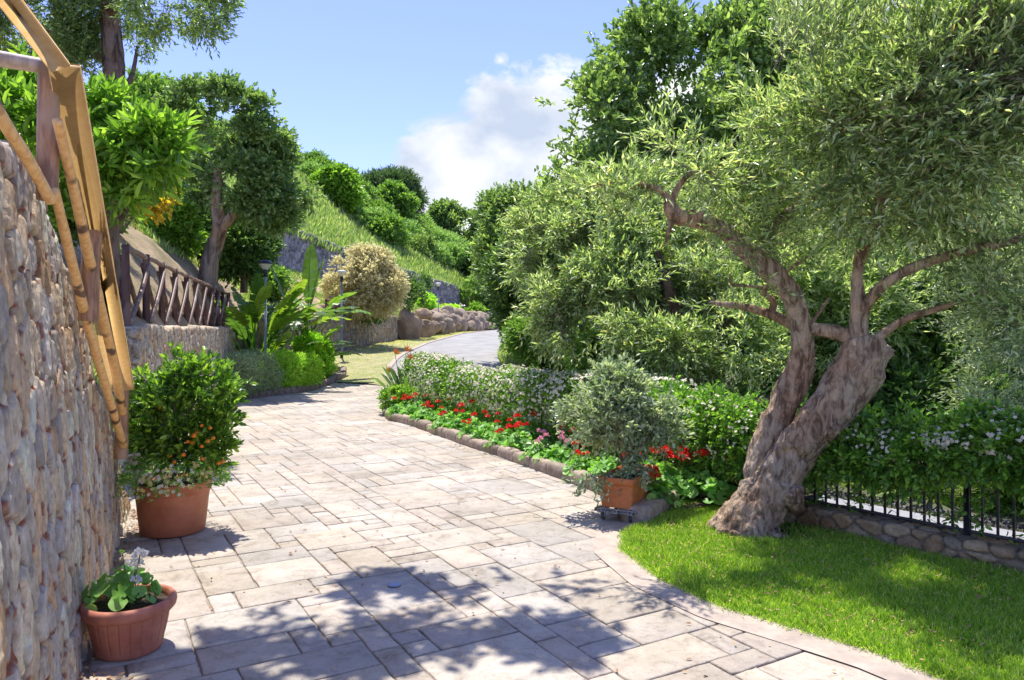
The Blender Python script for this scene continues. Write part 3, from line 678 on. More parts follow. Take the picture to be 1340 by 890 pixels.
rustic(shift_in(W1, .22)[1:], 1.56, 11, 'dark brown rustic fence with crossed braces on the wall behind the orange tree', seed=3, th=.82)
rustic(shift_in(W2, .25)[14:29], lambda t_: 2.0+.1*t_, 6, 'distant rustic fence half hidden beneath the pale cream bush', hgt=.6, seed=9, th=.8)

# iron railing ------------------------------------------------------------------
IR = thing('iron_railing', 'dark thin iron bar railing on the low stone wall, grown over by jasmine', 'railing')
rp = resamp(RAIL, 61)
for i in range(61):
    b = np.array([*rp[i], .0]); ang = math.atan2(*(rp[min(i+1, 60)]-rp[max(i-1, 0)])[::-1])
    mb = MB(); post = i in (8, 27, 46)
    if post: box(mb, b+[0, 0, .52], (.04, .04, .80), rz=ang, ch=.003); mb.build('post', M['iron'], IR)
    else: box(mb, b+[0, 0, .52], (.015, .015, .70), rz=ang); mb.build('bar', M['iron'], IR)
for z_ in (.19, .86):
    mb = MB(); tube(mb, np.c_[rp, np.full(61, z_)], .013, 6); mb.build('rail', M['iron'], IR)
reloc(IR, (RAIL[3][0], RAIL[3][1], .15))

# lamps ---------------------------------------------------------------------------
def lamp(loc, h, label, dark=False, s=1):
    t = thing('street_lamp', label, 'lamp', group='lamps along the road')
    x, y, z = loc; mb = MB(); lathe(mb, [(.0, 0), (.05*s, 0), (.05*s, .22), (.038*s, .26), (.03*s, .4), (.028*s, h-.35), (.0, h-.35)], 14, loc); mb.build('pole', M['lampgrey'], t, smooth=True)
    mb = MB(); lathe(mb, [(.053*s, -.01), (.053*s, .2), (.04*s, .215)], 14, loc); mb.build('base_sleeve', M['lampdark'], t, smooth=True)
    mb = MB(); lathe(mb, [(.0, h-.36), (.05*s, h-.35), (.055*s, h-.2), (.04*s, h-.18)], 14, loc); mb.build('collar', M['lampdark'], t, smooth=True)
    mb = MB(); lathe(mb, [(.04*s, h-.18), (.07*s, h-.16), (.13*s, h-.06), (.15*s, h-.045)], 24, loc); mb.build('glass_bowl', M['lampglass'], t, smooth=True)
    mb = MB(); lathe(mb, [(.155*s, h-.045), (.165*s, h-.03), (.15*s, h-.005), (.1*s, h+.015 if not dark else h+.05), (.0, h+.02 if not dark else h+.065)], 24, loc); mb.build('cap', M['lampdark'] if dark else M['lampglass'], t, smooth=True)
    reloc(t, loc)
lamp((-5.62, 24.2, .62), 2.88, 'slim blue grey lamp post in front of the stone wall, nearest whole one')
lamp((-3.92, 39, 1.27), 2.75, 'farthest lamp post, beside the rock pile and road')
lamp((-6.15, 18.3, .05), 3.2, 'lamp with dark domed cap half hidden behind the big strap leaves', dark=True, s=1.1)

# pots ------------------------------------------------------------------------------
def ringprof(pts): return pts
PL = (-1.91, 3.66, .004)
pot = thing('plant_pot', 'small ribbed terracotta pot with thick rim holding the white geranium', 'pot')
mb = MB()
prof = cat(np.array([(.118, 0), (.150, .004), (.160, .05), (.176, .12), (.188, .195)]), 40)
def groove(z, th): 
    g = np.abs(((th*22/(2*np.pi)+.25) % 1)-.5); return 1-.035*np.exp(-(g/.045)**2)*(z > .03)*(z < .19)
lathe(mb, [(0, .002)]+[tuple(p) for p in prof], 264, PL, groove); mb.build('body', M['terra2'], pot, smooth=True)
mb = MB(); lathe(mb, [(.187, .188), (.203, .192), (.214, .205), (.219, .225), (.216, .243), (.206, .254), (.194, .255), (.186, .246), (.182, .22), (.178, .19), (.0, .19)], 96, PL); mb.build('rim', M['terra2'], pot, smooth=True)
mb = MB(); r_ = np.linspace(0, .181, 10); th = np.linspace(0, 2*np.pi, 48); X = np.stack([r_[:, None]*np.cos(th)+PL[0], r_[:, None]*np.sin(th)+PL[1], np.full((10, 48), .222)], -1); X[..., 2] += .014*fbm(X*30, 3, 1); grid(mb, X); mb.build('potting_soil', M['soil'], pot)
reloc(pot, PL)
BL = (-2.68, 5.80, .004)
bp = thing('plant_pot', 'large smooth terracotta pot with flat rim band under the orange tree', 'pot')
mb = MB(); lathe(mb, [(0, .0), (.225, 0), (.238, .012), (.25, .12), (.262, .24), (.272, .315)], 96, BL); mb.build('body', M['terra'], bp, smooth=True)
mb = MB(); lathe(mb, [(.272, .312), (.283, .318), (.289, .385), (.292, .398), (.286, .405), (.272, .402), (.264, .36), (0, .355)], 96, BL); mb.build('rim', M['terra'], bp, smooth=True)
mb = MB(); r_ = np.linspace(0, .266, 12); th = np.linspace(0, 2*np.pi, 60); X = np.stack([r_[:, None]*np.cos(th)+BL[0], r_[:, None]*np.sin(th)+BL[1], np.full((12, 60), .376)], -1); X[..., 2] += .015*fbm(X*25, 3, 1); grid(mb, X); mb.build('potting_soil', M['soil'], bp)
reloc(bp, BL)
# planter on dolly --------------------------------------------------------------
D1 = nrm(np.array([.28, .54])); D2 = nrm(np.array([-.89, .46])); C0 = np.array([.99, 6.0])
def pc2(a, b, z): q = C0+D1*a+D2*b; return np.array([q[0], q[1], z])
MR = np.array([[D1[0], D2[0], 0], [D1[1], D2[1], 0], [0, 0, 1]])
pn = thing('planter_box', 'rectangular orange planter box with ribbed sides holding the grey green shrub', 'planter')
mb = MB()
for k in range(13):        # ribbed flared box: rings
    pass
def rbox(z, ins, out=0):
    a0, a1, b0, b1 = ins, .72-ins, ins, .30-ins; r = .018; pts = []
    for (cx, cy, st_) in ((a1-r, b1-r, 0), (a0+r, b1-r, 1), (a0+r, b0+r, 2), (a1-r, b0+r, 3)):
        for q in range(5):
            an = (st_+q/4)*math.pi/2; pts.append(pc2(cx+r*math.cos(an), cy+r*math.sin(an), z))
    return pts
Z0 = .112; rings = []
for k in range(45):
    z = k/44*.19; rings.append(rbox(Z0+z, .016-.013*z/.19+(.0025 if (k % 3 == 0 and k > 3) else 0)))
rings += [rbox(Z0+.192, -.004), rbox(Z0+.245, -.007), rbox(Z0+.25, -.003), rbox(Z0+.25, .012), rbox(Z0+.21, .02)]
X = np.array(rings); X = np.concatenate([X, X[:, :1]], 1); grid(mb, X); mb.build('box', M['orange'], pn)
mb = MB(); g_ = np.array([[pc2(.02+.68*a, .02+.26*b, Z0+.215) for b in np.linspace(0, 1, 8)] for a in np.linspace(0, 1, 14)]); g_[..., 2] += .015*fbm(g_*25, 2, 2); grid(mb, g_); mb.build('potting_soil', M['soil'], pn)
mb = MB(); 
reloc(pn, pc2(.3, .14, Z0))
dl = thing('plant_dolly', 'pale grey wheeled dolly carrying the orange planter', 'dolly')
mb = MB()
for a in (.02, .28, .3+.24): pass
for b in (.0, .13, .26): box(mb, pc2(.36, .0+b+.016, .092), (.80, .045, .036), M=MR, ch=.003)
for a in (-.0, .36, .72): box(mb, pc2(a, .15, .0905), (.045, .36, .028), M=MR, ch=.003)
mb.build('platform', M['dolly'], dl)
for a in (.03, .69):
    for b in (.03, .27):
        mb = MB(); c = pc2(a, b, .034); ax = np.array([D2[0], D2[1], 0])
        tube(mb, [c-ax*.012, c+ax*.012], .030, 18, n=3, spline=False); w = mb.build('wheel', M['wheel'], dl, smooth=False)
        mb = MB(); box(mb, c+ax*.018+[0, 0, .018], (.03, .004, .055), M=MR); box(mb, c-ax*.018+[0, 0, .018], (.03, .004, .055), M=MR); box(mb, c+[0, 0, .046], (.034, .042, .006), M=MR); mb.build('fork', M['dolly'], w)
reloc(dl, pc2(.3, .14, 0))
# ground drain cover
mb = MB(); q = G(516, 766); lathe(mb, [(0, .011), (.038, .011), (.042, .009), (.044, .004)], 28, (q[0], q[1], 0)); tag(mb.build('drain_cover', M['lampgrey']), 'small round grey drain cover set into the paving', 'drain cover')

# boulders and rock pile --------------------------------------------------------------
M['rock'] = simple('brown boulder', (.52, .36, .22), .9, scale=1.6, bump=.04, c2=(.24, .17, .12), bscale=7)
M['rock2'] = simple('pale rock', (.46, .36, .25), .9, scale=2.5, bump=.05, c2=(.22, .16, .11), bscale=9)
def rock(c, r, label, m='rock', seed=1, rot=0, grp=None, name='boulder'):
    mb = MB(); blob(mb, (0, 0, 0), r, .32, 1.1, 4, seed, cuts=16); o = mb.build(name, M[m], smooth=False)
    o.location = [float(v) for v in c]; o.rotation_euler = (0, rot, seed); tag(o, label, 'boulder', grp); return o
rock(P(536, 428, 33), (.55, .6, .95), 'largest brown boulder at the end of the retaining wall', seed=7, rot=-.35)
rock(P(557, 431, 34.5), (.34, .5, .58), 'second brown boulder standing right of the largest one', seed=8, rot=-.1)
rock(P(553, 413, 36.5), (.45, .5, .4), 'brown rounded boulder lying above and behind the two big ones', seed=11)
protos = []
for s in range(5):
    mb = MB(); blob(mb, (0, 0, 0), (.46, .44, .34), .3, 1.5, 3, 20+s, cuts=12); o = mb.build('rock', M['rock2'])
    tag(o, 'rough brown grey rock in the rock pile left of the road', 'rock', 'rocks piled beside the road'); protos.append([o, False])
k = 0
for row in range(3):
    for i in range(19):
        f_ = (i+.5*(row % 2))/19; Y = 36.5+f_*19+row*.5; px = 567+(f_**.85)*93+row*0; pyb = np.interp(px, [565, 600, 630, 662], [437, 434.5, 432.5, 430.5])
        r_ = .8*np.interp(f_, [0, 1], [1.15, 1.35]); py = pyb-(7+8.2*row)*(1-.25*f_)*36/Y*1.15
        p = P(px+R.uniform(-2, 2), py+R.uniform(-1, 1), Y+row*.35)
        pr = protos[k % 5]; k += 1
        o = pr[0] if not pr[1] else pr[0].copy()
        if pr[1]: COL.objects.link(o)
        pr[1] = True
        o.location = [float(v) for v in p]; o.rotation_euler = tuple(R.uniform(0, 6, 3)); sc_ = float(r_*R.uniform(.75, 1.35)); o.scale = (sc_, sc_, sc_)
# ------------------------------------------------------------------ vegetation
def barkd(amp, fr, tw=2.0, lob=.12, seed=0):
    def f(p, s, th):
        q = p*np.array([fr, fr, fr*.45])
        rid = 1-np.abs(fbm(q+seed, 3, seed))*2
        return amp*rid*.55+lob*np.sin(3*th+s*tw+seed)*.6+lob*.7*fbm(p*4+seed, 2, seed+5)+amp*.5*fbm(p*fr*2.2, 2, seed+9)
    return f
def limb(name, pts, rad, m, par, n=60, ns=20, d=None, **k):
    mb = MB(); tube(mb, pts, rad, ns, d, n=n, **k); return mb.build(name, m, par, smooth=True)
def crown(name, blobs, n, nl, slen, L, W, m, par, T=T_LANCE, twm=None, tr=.002, shell=.55, cf=1.6, ct=-.15, seed=0, updir=.3, rnd=.5, ang=.9, jit=.25, extra=None):
    p, d = inblobs(blobs, n, shell, cf, ct, seed, updir, rnd)
    if extra is not None: p, d = np.r_[p, extra[0]], np.r_[d, extra[1]]
    mb = MB(); tw = MB() if twm else None
    shoots(mb, p, d, nl, slen, L, W, T, ang, tw, tr, jit)
    o = mb.build(name, M[m], par)
    if twm: tw.build('twigs', M[twm], par)
    return o

# === the leaning olive ===
ol = thing('olive_tree', 'large leaning double trunked olive tree standing on the lawn at the right', 'tree')
Yo = 5.72
mt = [PP(962, 716, 5.78), PP(975, 690, 5.76), PP(1000, 655, 5.74), PP(1028, 610, 5.70), PP(1062, 565, 5.66), PP(1098, 520, 5.62), PP(1122, 480, 5.60), PP(1134, 455, 5.58), PP(1140, 440, 5.58)]
mt[0][2] = -.12; mt[1][2] = .07
def oliveD(seed, k=1):
    def f(p, s, th):
        n1 = fbm(p*np.array([7, 7, 3.2])+seed, 4, seed); n2 = 1-np.abs(vnoise(p*np.array([16, 16, 5.5])+seed, seed+3))*1.6
        n3 = 1-np.abs(vnoise(p*np.array([34, 34, 9])+seed*2, seed+6))*2; return k*(.10*np.sin(2*th+s*2.2+seed)+.20*n1+.08*n2+.045*n3+.16*sst(vnoise(p*5.5+seed*3, seed+8), .35, .75)-.22*sst(vnoise(p*6.3+seed*7, seed+18), .52, .7)+.03*fbm(p*36, 2, 4))
    return f
limb('trunk', mt, [.28, .225, .19, .165, .158, .153, .150, .146, .10], M['olivebark'], ol, n=190, ns=110, d=oliveD(1))
# root flare / knob at right base
for bc, br, bs_ in ((PP(1034, 650, 5.58), (.10, .09, .085), 3), (PP(965, 705, 5.66), (.17, .14, .10), 6), (PP(1000, 702, 5.62), (.15, .13, .08), 9), (PP(1150, 462, 5.52), (.10, .08, .07), 13), (PP(1088, 560, 5.52), (.05, .05, .08), 15)):
    mb = MB(); blob(mb, bc, br, .35, 2.3, 5, bs_); mb.build('burl', M['olivebark'], ol, smooth=True)
t2 = [PP(1003, 655, 5.80), PP(990, 618, 5.84), PP(1002, 580, 5.86), PP(1022, 535, 5.86), PP(1043, 490, 5.84), PP(1050, 455, 5.80), PP(1045, 415, 5.74), PP(1032, 380, 5.66), PP(1005, 352, 5.58), PP(972, 325, 5.50), PP(945, 300, 5.44), PP(910, 287, 5.40), PP(884, 282, 5.38), PP(874, 262, 5.36)]
limb('trunk', t2, [.11, .085, .088, .105, .105, .09, .082, .085, .075, .06, .048, .055, .062, .036], M['olivebark'], ol, n=230, ns=80, d=oliveD(5))
def ob(px, r, seed=0, n=90):
    limb('limb', [PP(*p) for p in px], r, M['olivebark'], ol, n=n, ns=24, d=oliveD(seed+20, .7))
ob([(1128, 470, 5.58), (1124, 440, 5.58), (1124, 400, 5.56), (1122, 360, 5.54), (1130, 320, 5.5), (1146, 288, 5.46), (1150, 262, 5.4), (1158, 200, 5.2)], [.10, .075, .062, .045, .045, .047, .036, .02], 1)
ob([(1148, 288, 5.46), (1140, 277, 5.44), (1124, 280, 5.44), (1108, 282, 5.42)], [.03, .028, .022, .012], 2, 30)
ob([(1126, 425, 5.56), (1135, 398, 5.5), (1160, 370, 5.4), (1200, 348, 5.3), (1255, 331, 5.15), (1300, 320, 5.0), (1350, 308, 4.9), (1420, 280, 4.7)], [.045, .042, .038, .034, .03, .034, .024, .015], 3)
ob([(1140, 458, 5.56), (1152, 440, 5.5), (1185, 418, 5.4), (1230, 403, 5.25), (1265, 390, 5.15), (1292, 382, 5.1)], [.05, .032, .027, .024, .021, .015], 4)
ob([(1125, 450, 5.6), (1100, 436, 5.64), (1065, 431, 5.72), (1035, 424, 5.95), (1010, 412, 6.0), (975, 402, 6.05), (930, 396, 6.1)], [.07, .058, .05, .045, .04, .03, .014], 5)
ob([(1008, 412, 6.0), (1012, 395, 6.0), (1000, 380, 6.0), (1030, 355, 5.9), (1058, 335, 5.85)], [.03, .026, .022, .018, .012], 6, 50)
ob([(998, 376, 6.0), (975, 374, 6.0), (958, 372, 6.0), (955, 358, 6.0)], [.016, .014, .014, .01], 7, 30)
ob([(1060, 425, 5.8), (1075, 405, 5.8), (1085, 390, 5.8)], [.018, .014, .01], 7, 30)
ob([(882, 278, 5.36), (868, 252, 5.34), (845, 243, 5.3), (818, 246, 5.28), (795, 240, 5.25), (775, 242, 5.2)], [.035, .024, .02, .018, .015, .008], 8)
ob([(880, 262, 5.36), (888, 244, 5.36), (905, 226, 5.36), (925, 224, 5.34), (940, 234, 5.3)], [.024, .02, .016, .014, .008], 9, 50)
ob([(880, 290, 5.36), (874, 305, 5.35), (872, 322, 5.35)], [.02, .013, .006], 10, 20)
ob([(985, 335, 5.5), (1010, 300, 5.6), (1060, 255, 5.7), (1090, 235, 5.6), (1110, 150, 5.5)], [.05, .04, .036, .03, .012], 11)
ob([(1150, 270, 5.4), (1180, 200, 5.1), (1240, 120, 4.8), (1290, 40, 4.5)], [.034, .03, .022, .012], 12)
OB = [pb(1085, 110, 95, 5.4), pb(1150, 200, 120, 5.1), pb(1255, 130, 104, 4.6), pb(1335, 60, 84, 4.3), pb(1010, 200, 85, 5.6), pb(945, 205, 55, 5.9, 1, .8), pb(880, 200, 38, 5.7), pb(1060, 230, 50, 6.4), pb(1250, 225, 68, 5.2), pb(1340, 230, 80, 4.7), pb(1330, 400, 60, 5.1, 1, 1.4), pb(1030, 135, 60, 5.8), pb(1150, 75, 42, 5.0), pb(1270, 40, 52, 4.4)]
LP_ = [[(1045, 415, 5.74), (1032, 380, 5.66), (1005, 352, 5.58), (972, 325, 5.50), (945, 300, 5.44), (910, 287, 5.40)], [(1045, 300, 5.6), (985, 320, 5.45), (960, 290, 5.45)], [(870, 245, 5.34), (818, 246, 5.28), (775, 242, 5.2)], [(905, 226, 5.36), (940, 234, 5.3)], [(1200, 348, 5.3), (1300, 320, 5.0), (1340, 310, 4.9)], [(1200, 410, 5.35), (1292, 382, 5.1)], [(1122, 360, 5.54), (1150, 262, 5.4)], [(975, 402, 6.05), (930, 396, 6.1)], [(1000, 380, 6.0), (1058, 335, 5.85)]]
EW = [35, 60, 70, 35, 35, 12, 35, 8, 12]
e1 = [cat([PP(*q) for q in l], 40)[R.integers(8, 40, w)] for l, w in zip(LP_, EW)]; e1 = np.concatenate(e1); e1 = e1+R.normal(0, .05, e1.shape)
ext = (e1, nrm(R.normal(0, .8, e1.shape)+np.array([0, -.1, .5])))
crown('crown', OB, 4200, 13, .34, .068, .0165, 'olive', ol, twm='twig', tr=.0018, extra=ext, shell=.3, cf=2.6, ct=.15, seed=2, updir=.35, rnd=.7, ang=.75)
# sparse upright sprigs on the top outline
sp = np.array([PP(R.uniform(1010, 1340), R.uniform(-30, 80), R.uniform(4.3, 5.5)) for _ in range(420)])
mb = MB(); tw = MB(); shoots(mb, sp, nrm(np.array([0, 0, 1.])+R.normal(0, .35, (420, 3))), 16, .34, .06, .0125, T_LANCE, .7, tw, .0018); mb.build('sprigs', M['olive'], ol); tw.build('twigs', M['twig'], ol)
reloc(ol, (1.83, 5.75, 0))

def tree(name, label, blobs, m, n, nl, slen, L, W, trunk=None, tr_=None, group=None, T=T_LANCE, bark='bark', limbs=(), base=None, cat_='tree', **k):
    t = thing(name, label, cat_, group=group)
    if trunk is not None: limb('trunk', trunk, tr_, M[bark], t, n=50, ns=22, d=barkd(.12, 5, seed=len(blobs)))
    for (lp, lr) in limbs: limb('limb', lp, lr, M[bark], t, n=26, ns=12, d=barkd(.1, 6, seed=3))
    crown('crown', blobs, n, nl, slen, L, W, m, t, T=T, **k)
    b = base if base is not None else (trunk[0] if trunk is not None else np.array(blobs[0][:3])-[0, 0, blobs[0][5]])
    reloc(t, b); return t
def gz(x, y): return np.array([x, y, float(zr(y))-.05])
# --- right-hand masses
tree('holm_oak', 'tallest dark green oak rising behind the olive trees', [pb(880, 110, 95, 13, 1.1), pb(800, 190, 85, 13), pb(960, 100, 85, 13.5), pb(890, 230, 120, 13.5), pb(760, 245, 60, 12.5), pb(990, 210, 100, 14), pb(900, 50, 45, 13), pb(985, 60, 50, 13.5), pb(775, 150, 36, 12.7), pb(730, 215, 38, 12.7), pb(850, 60, 35, 13), pb(1040, 120, 55, 13.8), pb(845, 150, 60, 13.2), pb(930, 140, 60, 13.2)], 'holm', 8200, 9, .34, .11, .055, np.array([(2.9, 13.5, -.1), (3.0, 13.4, 1.5), (3.2, 13.4, 3.2), (3.1, 13.2, 5)]), [.22, .18, .14, .06], T=T_OVAL, seed=5, cf=1.2, ct=.03, shell=.5,
     limbs=[(np.array([(3.1, 13.4, 2), (2.2, 13.2, 3.5), (1.6, 13, 4.5)]), [.09, .07, .03])])
tree('olive_tree', 'fine leaved olive tree filling the middle behind the jasmine hedge', [pb(790, 330, 72, 10.2), pb(720, 340, 52, 10.4), pb(865, 330, 75, 10.2), pb(760, 405, 58, 9.2, 1, .9), pb(840, 420, 62, 9.0, 1, .9), pb(705, 400, 36, 9.9, 1, 1.2), pb(830, 265, 50, 11), pb(770, 265, 38, 11), pb(925, 300, 55, 10.6), pb(705, 285, 32, 11), pb(920, 395, 56, 8.8, 1, .9), pb(890, 455, 34, 8.5, 1, .7), pb(800, 455, 34, 8.8, 1, .7), pb(800, 370, 50, 9.6), pb(880, 360, 45, 9.5), pb(740, 370, 38, 9.8), pb(920, 350, 40, 9.8)], 'olive', 7600, 11, .28, .085, .023, np.array([(2.35, 9.3, -.1), (2.3, 9.3, .8), (2.15, 9.4, 1.6), (1.9, 9.6, 2.6)]), [.13, .11, .09, .05], seed=8, cf=2.0, ct=.04, updir=-.1, shell=.5, rnd=.65, twm='twig', tr=.002,
     limbs=[(np.array([(2.2, 9.3, -.1), (2.5, 9.35, 1.0), (2.9, 9.5, 2)]), [.10, .08, .04]), (np.array([(2.2, 9.4, 1.2), (1.6, 9.5, 2.0), (1.0, 9.6, 2.7)]), [.07, .05, .02])])
tree('olive_tree', 'dense grey green olive behind the leaning trunk and railing', [pb(1010, 360, 68, 9.2), pb(1080, 335, 80, 9.8), pb(1070, 425, 62, 8.5, 1, .8), pb(985, 440, 50, 8.2, 1, .8), pb(1170, 335, 75, 9.8), pb(1130, 405, 54, 8.8), pb(1020, 260, 70, 11), pb(1130, 230, 80, 11.4), pb(1250, 310, 80, 10.2), pb(1340, 260, 100, 11), pb(1230, 385, 50, 9.0), pb(1040, 480, 38, 7.9, 1, .7), pb(1050, 380, 50, 9.2), pb(1150, 370, 50, 9.3)], 'olive', 7000, 11, .28, .085, .024, np.array([(3.9, 9.2, -.1), (3.9, 9.2, 1), (4.0, 9.3, 2.4)]), [.14, .11, .06], seed=9, cf=2.0, ct=.04, updir=-.1, shell=.5, rnd=.65)
tree('dark_laurel', 'dark glossy tree in the shade under the right hand olive crown', [pb(1200, 440, 62, 9.4), pb(1230, 500, 62, 8.8, 1, .8), pb(1130, 480, 50, 9.0), pb(1170, 525, 48, 8.4, 1, .7), pb(1290, 470, 55, 9.2), pb(1270, 530, 40, 8.2, 1, .7)], 'dark', 4200, 9, .26, .09, .042, np.array([(5.2, 9.6, -.1), (5.2, 9.6, 1.2)]), [.12, .07], T=T_OVAL, seed=12, ct=-.05, cf=1.4)
tree('olive_tree', 'drooping olive at the far right edge above the railing', [pb(1330, 420, 70, 6.9, 1, 1.2), pb(1310, 510, 48, 6.8, 1, 1.0), pb(1390, 350, 90, 7, 1, 1.2), pb(1270, 350, 40, 7)], 'olivegrey', 3300, 12, .26, .06, .014, np.array([(5.6, 7, -.1), (5.5, 7, 1), (5.3, 7, 2)]), [.12, .1, .05], seed=14, ct=-.15, rnd=.7)
tree('dark_laurel', 'dark broadleaf tree behind the bend at the right of the road', [pb(715, 420, 42, 16, 1, 1.1), pb(680, 365, 40, 18), pb(710, 340, 50, 17), pb(665, 395, 24, 19, 1, 1.3), pb(745, 450, 40, 14, 1, .8)], 'dark', 5200, 9, .3, .10, .05, np.array([(1.0, 17, -.1), (1.0, 17, 1.5), (.9, 17, 3)]), [.16, .12, .06], T=T_OVAL, seed=15, ct=-.05, cf=.9)
tree('holm_oak', 'mid green roadside tree under the white cloud', [pb(690, 290, 48, 22), pb(650, 305, 30, 23), pb(665, 340, 40, 22), pb(720, 300, 50, 21), pb(648, 355, 22, 24, 1, 1.2), pb(650, 278, 22, 23)], 'holm', 4600, 9, .36, .13, .06, np.array([(.5, 22, .1), (.5, 22, 2), (.4, 22, 4)]), [.2, .15, .06], T=T_OVAL, seed=16, ct=-.05, cf=.7)
tree('olive_tree', 'pale olive lower right of the road bend behind the hedge', [pb(700, 440, 28, 13.5, 1, .7), pb(790, 470, 34, 11, 1, .6), pb(860, 480, 30, 10.5, 1, .6)], 'mid', 1800, 10, .24, .07, .025, np.array([(1.6, 11, -.1), (1.6, 11, .6)]), [.06, .04], seed=17, cat_='shrub')

# --- left trees
LT = thing('cork_oak', 'tall tree at upper left with hanging leafy branches over the sky', 'tree')
Yl = 12.0
limb('trunk', [PP(118, 330, Yl), PP(128, 290, Yl), PP(145, 215, Yl), PP(152, 150, Yl), PP(148, 60, Yl), PP(140, -30, Yl), PP(150, -120, Yl)], [.30, .25, .20, .17, .15, .13, .08], M['bark'], LT, n=80, ns=30, d=barkd(.14, 6, seed=2))
for lp, lr in (([PP(142, 20, Yl), PP(190, -30, 11), PP(240, -30, 10.2), PP(275, 10, 9.8)], [.08, .05, .03, .012]), ([PP(150, 90, Yl), PP(110, 60, 12), PP(60, 40, 12)], [.07, .05, .02]), ([PP(150, 150, Yl), PP(172, 100, 12.2), PP(180, 60, 12.3)], [.06, .04, .02])):
    limb('limb', lp, lr, M['bark'], LT, n=30, ns=12, d=barkd(.1, 6, seed=4))
crown('crown', [pb(215, 5, 42, 10.2, 1, .8), pb(262, 32, 26, 9.9), pb(255, -20, 50, 10), pb(230, 45, 18, 10), pb(275, 70, 14, 9.9), pb(180, -10, 45, 10.6), pb(110, 5, 45, 12, 1, .9), pb(70, 55, 48, 12), pb(30, 50, 50, 12), pb(100, 80, 30, 12), pb(175, 90, 20, 12.4), pb(178, 50, 22, 12.4), pb(0, 20, 60, 12), pb(100, -60, 60, 12)], 4200, 10, .24, .078, .026, 'holm', LT, twm='twig', seed=21, cf=1.7, ct=-.02, shell=.3, updir=-.1, rnd=.7)
reloc(LT, PP(118, 330, Yl))
tree('loquat_tree', 'bright green long leaved tree just behind the log railing', [pb(100, 190, 52, 8.6), pb(45, 175, 55, 8.4), pb(170, 205, 34, 8.6, 1, .7), pb(130, 250, 34, 8.7, 1, .7), pb(20, 125, 38, 8.8), pb(75, 125, 34, 9), pb(200, 178, 26, 8.5, 1, .5), pb(30, 240, 50, 8.6), pb(145, 150, 22, 8.8), pb(222, 186, 17, 8.4, 1, .5), pb(205, 215, 18, 8.4, 1, .5), pb(170, 258, 16, 8.6, 1, .6)], 'bright', 800, 10, .26, .18, .05, [PP(150, 420, 9.2), PP(135, 310, 9.0), PP(155, 262, 8.9), PP(140, 220, 8.8), PP(110, 180, 8.7)], [.20, .17, .13, .09, .04], T=T_OVAL, seed=23, cf=1.8, ct=.08, ang=1.2,
     limbs=[([PP(145, 250, 8.9), PP(185, 225, 8.8), PP(215, 195, 8.6)], [.05, .03, .015])])
tree('leaning_tree', 'thick brown leaning trunk behind the logs with dark leaves above', [pb(60, 290, 40, 10, 1, .8), pb(110, 270, 34, 10, 1, .8)], 'dark', 900, 9, .2, .09, .035, [PP(128, 360, 9.6), PP(140, 300, 9.5), PP(158, 250, 9.4), PP(120, 200, 9.6)], [.17, .14, .12, .06], T=T_OVAL, seed=24)
tree('yellow_shrub', 'small shrub with yellow leaves on the slope behind the loquat', [pb(205, 245, 24, 13), pb(185, 268, 20, 13), pb(215, 225, 16, 13), pb(180, 235, 16, 13)], 'yellow', 460, 8, .2, .09, .045, [PP(158, 305, 13), PP(180, 275, 13), PP(205, 240, 13)], [.035, .025, .01], T=T_OVAL, seed=25, ct=-.0, cf=2, cat_='shrub')
Yc = 18.0
tree('carob_tree', 'forked trunk tree with hanging grey green crown on the slope', [pb(235, 175, 40, Yc), pb(285, 165, 48, Yc), pb(335, 190, 38, Yc), pb(255, 135, 26, Yc), pb(318, 240, 38, Yc, 1, 1.15), pb(350, 255, 28, Yc, 1, 1.35), pb(245, 235, 32, Yc), pb(215, 200, 30, Yc), pb(300, 150, 42, Yc), pb(372, 225, 18, Yc, 1, 1.6), pb(395, 215, 15, Yc-.3, 1, 1.7), pb(405, 245, 10, Yc-.3, 1, 1.6), pb(372, 290, 14, Yc, 1, 1.3), pb(340, 150, 22, Yc), pb(355, 200, 26, Yc)], 'carob', 4200, 9, .3, .12, .06, [PP(272, 385, Yc), PP(275, 340, Yc), PP(287, 298, Yc), PP(284, 262, Yc), PP(286, 215, Yc)], [.25, .20, .17, .14, .07], T=T_OVAL, bark='farbark', seed=26, cf=1.3, ct=.03, updir=-.1, rnd=.6,
     limbs=[([PP(288, 302, Yc), PP(305, 280, Yc-.1), PP(322, 252, Yc-.2), PP(330, 225, Yc)], [.13, .10, .08, .04]), ([PP(302, 284, Yc), PP(315, 282, Yc), PP(325, 276, Yc)], [.04, .03, .02])])
tree('dark_laurel', 'dark rounded bushes behind the forked trunk', [pb(240, 325, 32, 20.5, 1, .9), pb(310, 325, 38, 20.5), pb(335, 318, 24, 21), pb(280, 300, 35, 21), pb(215, 285, 28, 21, 1, 1)], 'dark', 3600, 9, .28, .11, .055, [gz(-7.5, 20.5)+[0, 0, 2.5], gz(-7.5, 20.5)+[0, 0, 3.6]], [.1, .06], T=T_OVAL, seed=27, cf=1.1, ct=-.05, cat_='shrub')
tree('plane_tree', 'lighter leafy tree filling the gap left of the forked tree', [pb(195, 140, 36, 22), pb(170, 180, 40, 22), pb(225, 150, 30, 22), pb(150, 250, 45, 22), pb(205, 205, 40, 22)], 'mid', 3000, 9, .34, .12, .06, [gz(-11, 22)+[0, 0, 3.5], gz(-11, 22)+[0, 0, 6]], [.15, .1], T=T_OVAL, seed=28, cf=.8, ct=-.03)
